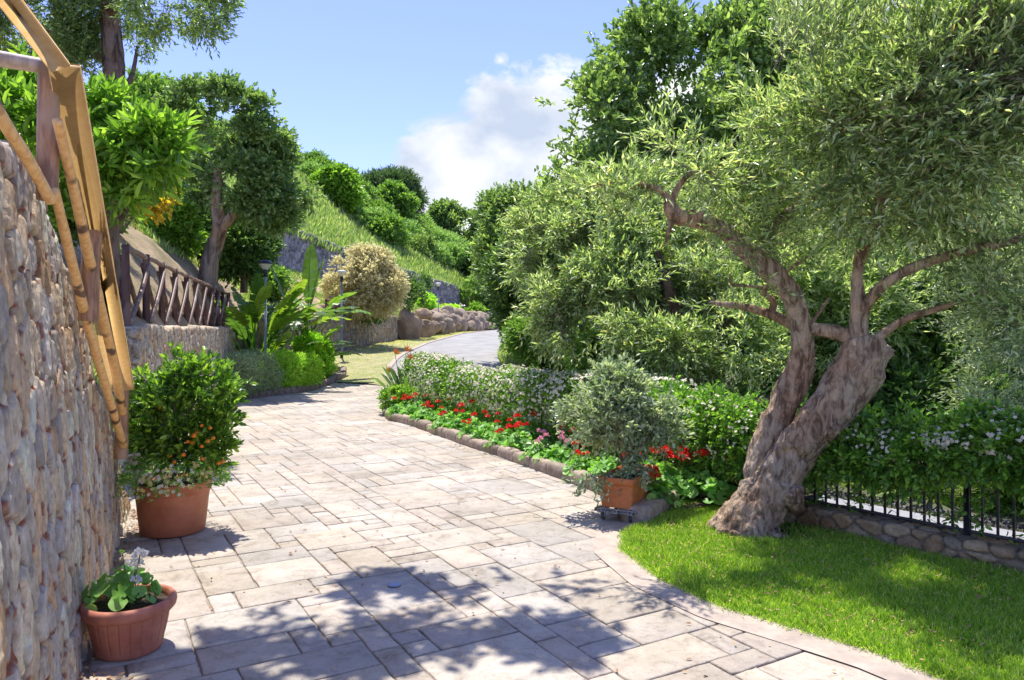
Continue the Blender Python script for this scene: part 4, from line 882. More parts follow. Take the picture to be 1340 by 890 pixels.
# overhanging tree out of frame at left whose branches shade the paving
def sh(X, Y, z): return (X-.14*z*1.0, Y+.30*z, z)
OV = thing('mulberry_tree', 'tree standing behind the near wall, its boughs above the picture shading the paving', 'tree')
limb('trunk', np.array([(-4.6, 4.2, 1.6), (-4.4, 4.4, 3.2), (-3.6, 4.8, 4.6), (-2.4, 5.2, 5.3), (-1.0, 5.5, 5.5), (0, 5.4, 5.6)]), [.2, .16, .12, .08, .05, .02], M['bark'], OV, n=60, ns=18, d=barkd(.1, 5))
ovb = []
for (gx_, gy_, r_) in ((640, 800, .42), (560, 765, .26), (720, 760, .20), (780, 830, .2), (640, 870, .36), (480, 880, .30), (720, 870, .2), (370, 862, .28), (420, 820, .22), (760, 765, .2), (170, 725, .2), (290, 900, .35), (560, 830, .25)):
    q = G(gx_, gy_); z = 5.4+R.uniform(-.3, .5); s_ = sh(q[0], q[1], z); ovb.append((*s_, r_, r_*.9, .22))
p_, d_ = inblobs(ovb, 820, .05, 3.5, .1, 31, -.2, .9)
mb = MB(); tw = MB(); shoots(mb, p_, d_, 8, .2, .085, .045, T_OVAL, 1.0, tw, .003); mb.build('crown', M['mid'], OV); tw.build('twigs', M['twig'], OV)
reloc(OV, (-4.6, 4.2, 1.5))

# --- hill vegetation
def hillz(px, t): return uppt(np.array([float(px)]), np.array([float(t)]))[0]
def bush(name, label, c, r, m, n, L, W, nl=8, slen=.3, T=T_OVAL, seed=1, cat_='shrub', trunk=.0, lobes=5, flat=.85, group=None, **k):
    rr_ = np.random.default_rng(seed); bl = [(c[0], c[1], c[2]+r*flat*.7, r*.8, r*.8, r*flat*.75)]
    for i in range(lobes):
        a = rr_.uniform(0, 6.28); q = rr_.uniform(.35, .6)*r; s = r*rr_.uniform(.35, .55)
        bl.append((c[0]+q*math.cos(a), c[1]+q*math.sin(a), c[2]+r*flat*rr_.uniform(.4, 1.25), s, s, s*.9))
    t = thing(name, label, cat_, group=group)
    limb('trunk', np.array([np.array(c)-[0, 0, .2+trunk], np.array(c)+[0, 0, r*.7]]), [.05+r*.04, .02], M['bark'], t, n=6, ns=8, spline=False)
    crown('crown', bl, n, nl, slen, L, W, m, t, T=T, seed=seed, **k); reloc(t, np.array(c)-[0, 0, trunk]); return t
tree('umbrella_pine', 'umbrella pine with flat dark dome on the hill crest', [pb(508, 250, 34, 64, 1, .55), pb(535, 262, 16, 64, 1, .7), pb(488, 246, 18, 64, 1, .6), pb(520, 240, 22, 64, 1, .5)], 'pine', 3000, 10, .8, .34, .07, [PP(512, 300, 64), PP(514, 262, 64), PP(512, 250, 64)], [.3, .22, .1], seed=31, cf=.35, ct=-.1)
tree('round_hill_tree', 'yellow green rounded tree in front of the umbrella pine', [pb(505, 270, 20, 60, 1, .8), pb(530, 270, 15, 60, 1, .8), pb(490, 268, 12, 60), pb(515, 258, 14, 60)], 'mid', 2200, 8, .6, .3, .15, [PP(512, 300, 60), PP(512, 275, 60)], [.2, .1], T=T_OVAL, seed=32, cf=.4)
tree('crest_tree', 'bright green broad tree on the crest right of the forked tree', [pb(440, 240, 18, 50), pb(420, 246, 12, 50), pb(455, 258, 14, 50), pb(430, 255, 16, 50)], 'bright', 2600, 8, .5, .26, .14, [PP(432, 280, 50), PP(434, 245, 50)], [.2, .1], T=T_OVAL, seed=33, cf=.5)
tree('crest_tree', 'brownish green tree on the crest below the cloud', [pb(585, 285, 20, 75, 1, .9), pb(605, 300, 20, 75), pb(570, 295, 12, 75), pb(625, 320, 16, 75)], 'holm', 2400, 8, .7, .34, .17, [PP(595, 330, 75), PP(595, 300, 75)], [.3, .1], T=T_OVAL, seed=34, cf=.35)
tree('crest_tree', 'dark tree where the hill meets the roadside trees', [pb(640, 330, 24, 60), pb(625, 345, 18, 60), pb(655, 355, 24, 58), pb(640, 375, 18, 55)], 'dark', 2600, 8, .6, .3, .15, [PP(640, 400, 60), PP(640, 340, 60)], [.25, .1], T=T_OVAL, seed=35, cf=.4)
# scrub shrubs over the hill: copies of four prototypes
SCR = []
for s, (m, r) in enumerate((('hillscrub', 1.5), ('mid', 1.3), ('hillscrub', 1.2), ('holm', 1.4))):
    mb = MB(); rr_ = np.random.default_rng(60+s); bl = [(0, 0, r*.5, r, r, r*.7)]+[(rr_.uniform(-.7, .7)*r, rr_.uniform(-.7, .7)*r, r*rr_.uniform(.4, .8), r*.5, r*.5, r*.5) for _ in range(5)]
    p_, d_ = inblobs(bl, 900, .5, .9, -.1, 60+s, .4, .5); shoots(mb, p_, d_, 7, .38, .19, .085, T_OVAL); o = mb.build('hill_shrub', M[m])
    o.scale = (1, 1, 1); tag(o, 'green shrub in the scrub covering the slope above the upper wall', 'shrub', 'shrubs covering the upper hillside'); SCR.append([o, False])
def put(pr, loc, s, rz=None):
    o = pr[0].copy() if pr[1] else pr[0]
    if pr[1]: COL.objects.link(o)
    pr[1] = True; o.location = [float(v) for v in loc]; o.rotation_euler = (0, 0, R.uniform(0, 6) if rz is None else rz); o.scale = (s, s, s*R.uniform(.8, 1.15)); return o
for px, t, s in [(R.uniform(400, 700), R.uniform(.25, 1.0), R.uniform(.6, 1.1)) for _ in range(150)]+[(R.uniform(440, 600), R.uniform(.6, .95), R.uniform(.6, 1.0)) for _ in range(45)]+[(R.uniform(150, 420), R.uniform(.5, .9), R.uniform(.6, 1.0)) for _ in range(22)]:
    p_ = hillz(px, t)
    if (fbm(p_*.09+3, 2, 2) < -.2 and t < .6) or (t < .42 and px < 540 and R.uniform() < .7): continue
    o = put(SCR[R.integers(4)], p_-[0, 0, .1], s)
# grass on hills (stuff)
def tufts(mb, P_, h, w, lean=.35, n=3):
    N = len(P_)*n; p = np.repeat(P_, n, 0)+np.c_[R.normal(0, .06*h/.3, (N, 2)), np.zeros(N)]
    leafs(mb, p, np.array([0, 0, 1.])+np.c_[R.normal(0, lean, (N, 2)), np.zeros(N)], rdir(N), h*R.uniform(.5, 1.3, N), w, T_LANCE)
mb = MB(); n_ = 22000; px = R.uniform(300, 720, n_); t = R.uniform(0, 1, n_)**1.4; tufts(mb, uppt(px, t)-[0, 0, .1], .42, .07)
tag(mb.build('hill_grass', M['hillgrass']), 'tall dry and green grass on the upper hillside', 'grass', kind='stuff')
mb = MB(); n_ = 20000; px = R.uniform(110, 660, n_); t = R.uniform(0, 1, n_); q = hillpt(px, t); k = (fbm(q*.45, 2, 5)+np.where(px > 420, .5, np.where(px < 300, -.2, 0))+np.where(t > .5, .25, -.1)) > .05; tufts(mb, q[k]-[0, 0, .04], .20, .035)
tag(mb.build('slope_grass', M['hillgrass']), 'patchy grass on the earthy slope behind the fence', 'grass', kind='stuff')
# flowering ground cover right of boulders + agaves
for i, (px, t, s, m, lab) in enumerate([(560, .55, .55, 'limehedge', 'lime green low shrub above the boulders'), (590, .4, .5, 'limehedge', 'low lime shrub above the rock pile'), (620, .45, .7, 'bright', 'bright green bush beside the end of the upper wall'), (540, .8, .6, 'holm', 'dark shrub right of the pale cream bush, below the upper wall'), (505, .9, .6, 'holm', 'dark green shrub against the upper wall'), (610, .9, 1.3, 'mid', 'green bush at the right end of the upper wall'), (640, .7, 1.3, 'mid', 'leafy bush where the slope meets the roadside trees'), (350, .35, .5, 'mid', 'low green shrub on the bank by the domed lamp'), (225, .55, .55, 'bright', 'light green weeds on the earthy slope'), (180, .7, .6, 'mid', 'green shrub high on the earthy slope')]):
    c = hillpt(np.array([float(px)]), np.array([t]))[0]; bush('slope_shrub', lab, c, s*1.25, m, 700, .13, .06, seed=70+i, slen=.25)
# pale cream bush
tree('cream_bush', 'big pale cream flowering bush above the far retaining wall', [pb(478, 370, 36, 27.5), pb(450, 375, 24, 27.2), pb(500, 388, 22, 27.5), pb(472, 342, 18, 27.5), pb(455, 350, 20, 27.4), pb(490, 345, 20, 27.6), pb(470, 392, 34, 27.4, 1, .6), pb(435, 350, 12, 27.3), pb(515, 370, 14, 27.4)], 'pale', 4200, 8, .26, .11, .042, [PP(475, 418, 27.5), PP(475, 380, 27.5)], [.12, .06], T=T_OVAL, seed=41, cf=1.3, ct=-.05, cat_='shrub')
tree('dark_shrub', 'dark undergrowth below the pale cream bush', [pb(480, 405, 30, 28.3, 1, .4), pb(445, 408, 20, 28, 1, .4), pb(540, 385, 16, 33), pb(548, 372, 12, 34)], 'dark', 1100, 8, .24, .12, .055, T=T_OVAL, seed=42, base=PP(480, 415, 28.3), cat_='shrub')
# ------------------------------------------------------------------ garden plants
def hedgepts(line, n, w, z0, z1, shell=.6, end=.25, seed=0, lump=.12):
    """points in a rounded box hedge along a line; z0,z1 callables of arc fraction"""
    L = resamp(line, 200); T = nrm(np.gradient(L, axis=0)); Nn = np.stack([T[:, 1], -T[:, 0]], 1)
    m = n*4; s = R.uniform(0, 1, m); a = R.uniform(-1, 1, m); b = R.uniform(-1, 1, m)
    # superellipse shell test
    rr_ = (np.abs(a)**3.2+np.abs(b)**3.2)**(1/3.2); ok = (rr_ < 1) & (rr_ > shell)
    s, a, b = s[ok][:n], a[ok][:n], b[ok][:n]; i = np.minimum((s*199).astype(int), 198); f = (s*199-i)[:, None]
    c = L[i]*(1-f)+L[i+1]*f; N_ = Nn[i]
    q = np.c_[c, s*0+0]; z_0 = z0(s); z_1 = z1(s); zz = (z_0+z_1)/2+b*(z_1-z_0)/2
    tap = np.minimum(1, .55+np.minimum(s, 1-s)*8)
    lm = 1+lump*1.2*fbm(np.c_[c*2.2, b*1.5], 3, seed)
    x = c+N_*(a*w/2*tap*lm)[:, None]; zz = zz+lump*.6*fbm(np.c_[c*2.8, a], 3, seed+4)*(b > 0)
    d = np.c_[N_*a[:, None]*1.0, b*1.0]+np.array([0, 0, .3]); d = nrm(nrm(d)+R.normal(0, .45, d.shape))
    return np.c_[x, zz], d
def stars(mb, p, d, r, npet=5):
    N = len(p); d = nrm(d); a = nrm(np.cross(d, rdir(N))); b = np.cross(d, a)
    for k in range(npet):
        th = 2*np.pi*k/npet; u = a*math.cos(th)+b*math.sin(th)+d*.15
        leafs(mb, p, u, d, r, r*.75, T_PET)
jh = thing('jasmine_hedge', 'long clipped jasmine hedge with cream flowers behind the geraniums', 'hedge')
hl = HEDGE
p_, d_ = hedgepts(hl, 6200, .74, lambda s: .12+0*s, lambda s: .95+.05*np.sin(s*9), .62, seed=3, lump=.2)
mb = MB(); tw = MB(); shoots(mb, p_, d_, 8, .11, .044, .022, T_OVAL, 1.0, tw, .0015); mb.build('foliage', M['jasmine'], jh); tw.build('twigs', M['twig'], jh)
p2, d2 = hedgepts(hl, 12500, .92, lambda s: .3+0*s, lambda s: 1.03+.05*np.sin(s*9), .9, seed=3, lump=.2)
cl = fbm(p2*2.6, 3, 8)+R.normal(0, .2, len(p2)) > -.25; mb = MB(); stars(mb, p2[cl]+R.normal(0, .01, (cl.sum(), 3)), d2[cl], .024); o = mb.build('blossoms', M['jasflower'], jh); o['kind'] = 'stuff'
mb = MB(); cs = resamp(hl, 34); prisms(mb, np.c_[cs, np.zeros(34)]+R.normal(0, .04, (34, 3)), np.c_[cs, np.full(34, .6)]+R.normal(0, .1, (34, 3)), np.full(34, .012)); mb.build('stems', M['twig'], jh)
reloc(jh, (.0, 11.0, 0))
rh = thing('jasmine_hedge', 'jasmine climbing over the iron railing at the right', 'hedge')
RH = np.r_[[(1.45, 7.75)], RAIL]
hz0 = lambda s: np.interp(s, [0, .25, .4, .55, 1], [.12, .25, .5, .63, .67])+.06*np.sin(s*40)
p_, d_ = hedgepts(RH, 7600, .50, hz0, lambda s: .89+.04*np.sin(s*14), .45, seed=13, lump=.24)
mb = MB(); tw = MB(); shoots(mb, p_, d_, 8, .11, .046, .023, T_OVAL, 1.0, tw, .0015); 
q = resamp(RAIL, 400); k = R.integers(0, 330, 300); p3 = np.c_[q[k]+R.normal(0, .04, (300, 2)), R.uniform(.15, .55, 300)]; shoots(mb, p3, rdir(300), 7, .14, .045, .022, T_OVAL, 1.0, tw, .002)
k = R.integers(0, 400, 240); p3 = np.c_[q[k]+R.normal(0, .08, (240, 2)), R.uniform(.82, .92, 240)]; shoots(mb, p3, nrm(np.array([0, 0, 1.])+R.normal(0, .4, (240, 3))), 8, .2, .05, .022, T_OVAL, .9, tw, .0016)
mb.build('foliage', M['jasmine'], rh); tw.build('twigs', M['twig'], rh)
p2, d2 = hedgepts(RH, 9000, .64, lambda s: hz0(s)+.1, lambda s: .93+.04*np.sin(s*14), .88, seed=13, lump=.24)
cl = fbm(p2*4.5, 3, 18)+R.normal(0, .12, len(p2)) > .2; mb = MB(); stars(mb, p2[cl], d2[cl], .0165); o = mb.build('blossoms', M['jasflower'], rh); o['kind'] = 'stuff'
reloc(rh, (2.5, 5.95, 0))

# geraniums along the kerb
def geranium(m_, nh, seed, loc=(0, 0, 0)):
    rr_ = np.random.default_rng(seed); N = 120
    p = np.c_[rr_.normal(0, .085, (N, 2)), rr_.uniform(.05, .22, N)]; p[:, 2] *= 1-.6*np.clip(np.hypot(p[:, 0], p[:, 1])/.25, 0, 1)
    mb = MB(); fan(mb, p+np.array(loc), nrm(np.c_[p[:, :2]*3, np.full(N, .7)]+rr_.normal(0, .3, (N, 3))), .034); f = mb
    heads = [(rr_.normal(0, .07), rr_.normal(0, .07), rr_.uniform(.22, .32)) for _ in range(nh)]
    return f, heads
def fan(mb, p, n, r, k=9):
    N = len(p); n = nrm(n); a = nrm(np.cross(n, rdir(N))); b = np.cross(n, a); r = np.broadcast_to(r, (N,))*R.uniform(.7, 1.25, N)
    th = np.linspace(.35, 2*np.pi-.35, k); rw = 1+.09*np.cos(th*7)
    ring = p[:, None]+(a[:, None]*np.cos(th)[None, :, None]+b[:, None]*np.sin(th)[None, :, None])*(rw[None]*r[:, None])[..., None]+n[:, None]*(.22*r[:, None]*(1+.4*np.sin(th*3))[None])[..., None]
    V = np.concatenate([p[:, None], ring], 1); i = np.arange(1, k)
    f = np.stack([np.zeros(k-1, int), i, i+1], 1); mb.add(V.reshape(-1, 3), (f[None]+np.arange(N)[:, None, None]*(k+1)).reshape(-1, 3))
def head(mb, c, r, n=46):
    d = rdir(n); d[:, 2] = np.abs(d[:, 2])*1.1-.25; d = nrm(d); p = np.array(c)+d*r*R.uniform(.55, 1, (n, 1))*np.array([1, 1, .75]); leafs(mb, p-d*.004, nrm(d+rdir(n)*.9), d, r*.62, r*.6, T_PET)
gp = []
for i, (m_, nh) in enumerate((('red', 2), ('red', 3), ('pink', 2), ('red', 1), ('red', 4), ('pink', 3))):
    t = thing('geranium', 'geranium', 'geranium'); f, hs = geranium(m_, nh, 90+i); f.build('foliage', M['ger'], t)
    for h in hs:
        mb = MB(); head(mb, h, .035); o = mb.build('flower_head', M[m_], t); mb = MB(); tube(mb, [(h[0]*.4, h[1]*.4, .05), (h[0], h[1], h[2])], .0022, 5, n=2, spline=False); mb.build('stalk', M['greentwig'], o)
    gp.append([t, False])
gk = resamp(off(KERB, -.30, 0)[1:], 34)
ki = [5, 4, 1, 0, 3, 1, 3, 0, 3, 1, 0, 3, 1, 3, 0, 1, 4, 2, 5, 5, 4, 1, 3, 0, 3, 1]
pos = [resamp(KERB[2:], 27)[i]+np.array([0, 0]) for i in range(26)]
Tk = nrm(np.gradient(resamp(KERB[2:], 27), axis=0)); nk = np.stack([-Tk[:, 1], Tk[:, 0]], 1)*1.0
def gput(j, xy, lab, grp, s=1.0):
    pr = gp[j]; c = dup(pr[0], (xy[0], xy[1], .06), R.uniform(0, 6), s, lab); c['group'] = grp
for i in range(26):
    xy = pos[i]+nk[i]*(.26+.12*((i*7) % 3-1)); j = ki[i]; colr = 'pink' if j in (2, 5) else 'red'
    gput(j, xy, f'{colr} geranium in the row between the stone kerb and the jasmine hedge', f'{colr} geraniums along the kerb', R.uniform(.85, 1.2))
    if i % 3 == 0: gput((0, 3, 1)[i % 3], pos[i]+nk[i]*.55, 'red geranium in the row between the stone kerb and the jasmine hedge', 'red geraniums along the kerb', R.uniform(1.0, 1.35))
for i, (a, b_) in enumerate(((1.45, 6.85), (1.65, 6.8), (1.35, 7.1), (1.8, 6.55), (1.62, 7.0))):
    gput((4, 1, 4, 0, 1)[i], (a, b_), 'red geranium behind the orange planter near the olive trunk', 'red geraniums behind the planter', 1.35)
for pr in gp:
    for ch in list(pr[0].children_recursive): bpy.data.objects.remove(ch)
    bpy.data.objects.remove(pr[0])
# white geranium in small pot
wg = thing('potted_geranium', 'white flowering geranium growing in the small terracotta pot', 'geranium')
N = 58; rr_ = np.random.default_rng(5); an = rr_.uniform(0, 6.28, N); ra = np.sqrt(rr_.uniform(0, 1, N))*.17
p = np.c_[PL[0]-.035+ra*np.cos(an), PL[1]+ra*np.sin(an)*.9, .27+.10*(1-(ra/.17)**1.5)+rr_.uniform(-.03, .05, N)]
mb = MB(); fan(mb, p, np.c_[np.cos(an)*ra*4, np.sin(an)*ra*4-.3, np.full(N, .8)]+rr_.normal(0, .35, (N, 3)), .034, 14); mb.build('foliage', M['ger'], wg)
mb = MB(); prisms(mb, np.c_[np.full((N, 1), PL[0]), np.full((N, 1), PL[1]), np.full((N, 1), .22)]+rr_.normal(0, .03, (N, 3))*[1, 1, 0], p, np.full(N, .0022)); mb.build('stems', M['greentwig'], wg)
for (px, py, r_) in ((182, 726, .034), (177, 738, .034), (177, 760, .028)):
    c = PP(px, py, 3.62); mb = MB(); head(mb, c, r_, 60); o = mb.build('flower_head', M['white'], wg); mb = MB(); tube(mb, [(PL[0], PL[1], .24), c-[0, 0, .03], c], .0028, 6, n=8); mb.build('stalk', M['greentwig'], o)
c = PP(160, 722, 3.62); mb = MB(); tube(mb, [(PL[0], PL[1], .24), c], .0025, 6, n=3, spline=False); mb.build('stalk', M['greentwig'], wg); mb = MB(); head(mb, c, .014, 20); mb.build('bud', M['ger'], wg)
reloc(wg, (PL[0], PL[1], .22))
# calamondin orange tree in big pot
ct_ = thing('orange_tree', 'small bushy orange tree with fruit in the large terracotta pot', 'tree')
Yb = 5.80
mb = MB(); tube(mb, [(BL[0], BL[1], .36), (BL[0]+.01, BL[1], .6), (BL[0], BL[1]+.01, .85)], [.022, .018, .012], 10, n=12)
for k in range(14):
    a = k*2.4; tube(mb, [(BL[0], BL[1], .5+.02*k), (BL[0]+.15*math.cos(a), BL[1]+.12*math.sin(a), .75+.03*k), (BL[0]+.3*math.cos(a), BL[1]+.25*math.sin(a), .95+.03*k)], [.01, .007, .003], 6, n=8)
mb.build('trunk', M['twig'], ct_, smooth=True)
cb = [pb(240, 540, 46, Yb, .85, 1.2), pb(215, 520, 32, Yb, 1, 1.2), pb(270, 525, 34, Yb, .9, 1.3), pb(245, 492, 28, Yb), pb(200, 560, 26, Yb, 1, 1), pb(274, 575, 24, Yb, 1, 1), pb(235, 580, 34, Yb, .8, .8), pb(208, 575, 24, Yb, .8, .9), pb(270, 590, 26, Yb, .8, .8), pb(190, 520, 18, Yb), pb(288, 550, 14, Yb)]
crown('crown', cb, 780, 9, .13, .062, .026, 'citrus', ct_, T=T_OVAL, twm='greentwig', tr=.0016, shell=.55, cf=4, ct=-.15, seed=51, updir=.7, rnd=.4, ang=.8)
for (px, py) in ((264, 557), (252, 580), (264, 584), (272, 577), (279, 573), (254, 570), (246, 578), (265, 600), (286, 606), (292, 604), (210, 533), (240, 595), (228, 605), (258, 566), (275, 560), (222, 596)):
    mb = MB(); c = PP(px, py, Yb-.26+R.uniform(0, .06)); r_ = R.uniform(.014, .021); lathe(mb, [(r_*math.sin(a), -r_*math.cos(a)*.92) for a in np.linspace(0.02, math.pi-.02, 10)], 16, c); mb.build('fruit', M['fruit'], ct_, smooth=True)
reloc(ct_, (BL[0], BL[1], .37))
vi = thing('viola_plants', 'yellow and cream violas spilling over the rim of the large pot', 'flowers')
N = 520; an = R.uniform(0, 6.28, N); ra = R.uniform(.18, .38, N); p = np.c_[BL[0]+ra*np.cos(an), BL[1]+ra*np.sin(an), .60-.45*(ra/.35)**2.2*.42+R.uniform(-.05, .05, N)]
mb = MB(); tw = MB(); shoots(mb, p, np.c_[np.cos(an), np.sin(an), R.uniform(-.2, .9, N)], 6, .07, .024, .011, T_OVAL, 1.0, tw, .001); mb.build('foliage', M['ger'], vi); tw.build('stems', M['greentwig'], vi)
for m_, a0, a1, n_ in (('white', 2.9, 5.3, 95), ('yell', 4.5, 6.9, 95)):
    an = R.uniform(a0, a1, n_); ra = R.uniform(.28, .40, n_); p = np.c_[BL[0]+ra*np.cos(an), BL[1]+ra*np.sin(an), .66-.26*(ra/.40)**2+R.uniform(-.07, .06, n_)]; mb = MB(); stars(mb, p, np.c_[np.cos(an), np.sin(an)-.3, np.full(n_, .5)], .018, 5); mb.build('blossoms', M[m_ if m_ == 'yell' else 'jasflower'], vi)['kind'] = 'stuff'
reloc(vi, (BL[0], BL[1], .38))
# grey green shrub in planter
gs = thing('planter_shrub', 'loose grey green shrub growing in the orange planter box', 'shrub')
pbc = pc2(.3, .14, .3)
crown('crown', [pb(800, 555, 44, 6.35, 1, 1), pb(770, 585, 30, 6.3, 1, 1), pb(830, 575, 32, 6.4), pb(812, 520, 30, 6.4), pb(785, 530, 24, 6.35), pb(850, 545, 26, 6.4), pb(800, 498, 18, 6.4), pb(758, 608, 15, 6.15, 1, 1.2), pb(775, 622, 12, 6.1), pb(860, 580, 18, 6.3), pb(742, 575, 26, 6.3), pb(770, 545, 30, 6.4), pb(862, 555, 24, 6.5), pb(805, 600, 34, 6.3), pb(845, 600, 24, 6.35), pb(835, 505, 20, 6.4)], 1500, 9, .17, .046, .021, 'olivegrey', gs, T=T_OVAL, twm='twig', tr=.0018, shell=.2, cf=4.2, ct=.0, seed=53, rnd=.7)
mb = MB()
for k in range(9): a = k*2.4; tube(mb, [pbc, pbc+[.12*math.cos(a), .12*math.sin(a), .3], pbc+[.3*math.cos(a), .25*math.sin(a), .6]], [.012, .008, .004], 6, n=8)
mb.build('stems', M['twig'], gs, smooth=True)
p = np.array([pc2(.1, -.02, .32+.02*k) for k in range(3)]); mb = MB(); shoots(mb, p, np.array([[.4, -.9, -.2]]*3), 12, .12, .03, .016, T_OVAL, 1.1); mb.build('sprig', M['olivegrey'], gs)
reloc(gs, pbc)
# left hedges
def lh(name, label, line, w, z1, m, n, seed, L=.03, W=.014):
    t = thing(name, label, 'hedge'); p_, d_ = hedgepts(np.array(line), n, w, lambda s: zr(18)+.08+0*s, lambda s: z1+0*s, .6, seed=seed, lump=.3)
    mb = MB(); tw = MB(); shoots(mb, p_, d_, 8, .1, L, W, T_OVAL, 1.0, tw, .0015); mb.build('foliage', M[m], t); tw.build('twigs', M['twig'], t); reloc(t, (*line[0], .05))
lh('low_hedge', 'rounded grey green clipped hedge on the left bed', [(-6.35, 16.1), (-6.25, 16.9), (-5.95, 17.9)], .9, 1.0, 'lavhedge', 4200, 61)
lh('low_hedge', 'bright lime green clipped hedge beside the grey green one', [(-5.9, 17.9), (-5.6, 18.8), (-5.35, 19.5)], .85, .95, 'limehedge', 3600, 62, .034, .017)
tree('round_bush', 'round bright green bush at the end of the left planting bed', [pb(412, 462, 22, 20.6), pb(402, 450, 15, 20.6), pb(418, 478, 17, 20.5), pb(405, 478, 20, 20.6)], 'limehedge', 1900, 8, .13, .07, .035, T=T_OVAL, seed=63, base=(-5.55, 20.6, .1), cat_='shrub')
tree('small_shrub', 'tiny sparse shrub at the tip of the left bed', [pb(432, 484, 9, 20.9, 1, .8)], 'olivegrey', 60, 7, .14, .06, .03, T=T_OVAL, seed=64, base=(-5.15, 20.9, .1), cat_='shrub')
# strap-leaved bird of paradise plants
def strap(mb, base, az, e0, plen, blen, w, droop, col, tear=.4, roll=0.):
    """arching petiole then a broad pleated blade torn along its veins"""
    n = 26; s = np.linspace(0, 1, n); tot = plen+blen; e = e0-droop*(s**1.6); ds = tot/(n-1)
    h = np.r_[0, np.cumsum(np.cos(e[:-1])*ds)]; z = np.r_[0, np.cumsum(np.sin(e[:-1])*ds)]
    c = np.array(base)+np.stack([h*math.cos(az), h*math.sin(az), z], 1); T = nrm(np.gradient(c, axis=0)); sd = np.array([-math.sin(az), math.cos(az), 0.]); up = np.cross(T, sd)*-1
    if roll: sd = sd*math.cos(roll)+np.array([0, 0, 1.])*math.sin(roll)
    tube(mb, c, np.interp(s, [0, plen/tot, 1], [.022, .014, .004]), 6, n=None, col=np.array(col)*1.25)
    m = 46; t = np.linspace(0, 1, m); ss = plen/tot+t*(1-plen/tot)
    cc = np.stack([np.interp(ss, s, c[:, k]) for k in range(3)], 1); TT = np.stack([np.interp(ss, s, T[:, k]) for k in range(3)], 1); uu = np.stack([np.interp(ss, s, up[:, k]) for k in range(3)], 1)
    wd = w*np.sin(np.pi*np.clip(t*.93+.05, 0, 1))**.55
    for sg in (-1, 1):
        strips = []; k0 = 0
        while k0 < m-1:
            k1 = min(m-1, k0+int(R.integers(2, 8))); dr = R.uniform(0, tear); tw_ = R.uniform(-.15, .15)
            kk_ = np.arange(k0, k1+1); X = []
            for b in (0, .33, .66, 1.):
                wob = wd[kk_]*b; X.append(cc[kk_]+sd*sg*(wob*math.cos(.35+dr))[:, None]+uu[kk_]*(wob*(.35-dr*b))[:, None]+TT[kk_]*(wob*.28)[:, None]*(1-(kk_-k0)[:, None]*.04))
            X = np.array(X); grid(mb, X, np.array(col)*R.uniform(.85, 1.15)); k0 = k1
def strelitzia(name, label, base, leaves, cat_='plant'):
    t = thing(name, label, cat_)
    for L_ in leaves:
        mb = MB(); strap(mb, *L_); mb.build('leaf', M['banana'], t, smooth=False, col=True)
    return t
cg = [(.10, .21, .03), (.15, .28, .04), (.22, .34, .05), (.08, .17, .04)]
def lv(base, n, e, pl_, bl_, w, dr, az0=0, sd=1):
    rr_ = np.random.default_rng(sd); out = []
    for k in range(n):
        az = az0+k*2.4+rr_.uniform(-.3, .3); ee = rr_.uniform(*e)
        out.append((np.array(base)+[rr_.normal(0, .12), rr_.normal(0, .12), rr_.uniform(0, .2)], az, ee, rr_.uniform(*pl_), rr_.uniform(*bl_), w*rr_.uniform(.8, 1.2), rr_.uniform(*dr), cg[k % 4], .5))
    return out
b1 = (-6.65, 19.0, .1); t = strelitzia('strap_leaf_plant', 'big arching strap leaved plant above the grey green hedge', b1, lv(b1, 40, (1.0, 1.5), (1.2, 1.9), (1.2, 1.7), .22, (.7, 1.7), sd=2)+lv(b1, 16, (.6, 1.2), (.6, 1.1), (.8, 1.2), .19, (.6, 1.4), 1, 7)); reloc(t, b1)
b2 = (-5.75, 20.6, .1)
L2 = lv(np.array(b2)+[0, 0, 1.0], 16, (.8, 1.3), (.6, 1.1), (1.0, 1.4), .2, (1.0, 1.9), sd=4)+lv(np.array(b2)+[0, 0, .3], 14, (.6, 1.3), (.5, .9), (.8, 1.1), .18, (.8, 1.6), sd=14)
L2 += [(np.array(b2)+[0, 0, 1.1], 1.5, 1.5, 1.1, 1.7, .26, .1, (.15, .27, .06), .15, .0), (np.array(b2)+[-.1, 0, 1.1], -.1, 1.42, 1.0, 1.5, .24, .25, (.16, .28, .08), .25, .8), (np.array(b2)+[-.2, 0, 1.0], 2.9, 1.3, 1.0, 1.5, .24, .3, (.14, .26, .05), .3, .6)]
t = strelitzia('strap_leaf_plant', 'taller strap leaved plant with upright leaves left of the lamp post', b2, L2)
limb('stem', np.array([b2, np.array(b2)+[.02, 0, .7], np.array(b2)+[0, 0, 1.3]]), [.08, .07, .05], M['bark'], t, n=16, ns=12, d=barkd(.08, 12)); reloc(t, b2)
# rosette plants
def rosette(name, label, base, n, L, W, m, e=(.2, 1.4), droop=.5, seed=1, cat_='plant', group=None):
    rr_ = np.random.default_rng(seed); mb = MB(); t = 7
    for k in range(n):
        az = k*2.4; ee = rr_.uniform(*e); l = L*rr_.uniform(.75, 1.15); s = np.linspace(0, 1, t); an = ee-droop*s**1.5
        h = np.r_[0, np.cumsum(np.cos(an[:-1])*l/(t-1))]; z = np.r_[0, np.cumsum(np.sin(an[:-1])*l/(t-1))]; c = np.array(base)+np.stack([h*math.cos(az), h*math.sin(az), z], 1)
        sd = np.array([-math.sin(az), math.cos(az), 0]); w = W*np.array([.5, .9, 1, .95, .8, .5, .03]); fold = np.array([0, 0, 1.])*.35
        X = np.array([c+sd*w[:, None]/2+fold*w[:, None]/2, c, c-sd*w[:, None]/2+fold*w[:, None]/2]); grid(mb, X)
    o = mb.build(name, M[m]); tag(o, label, cat_, group); return o
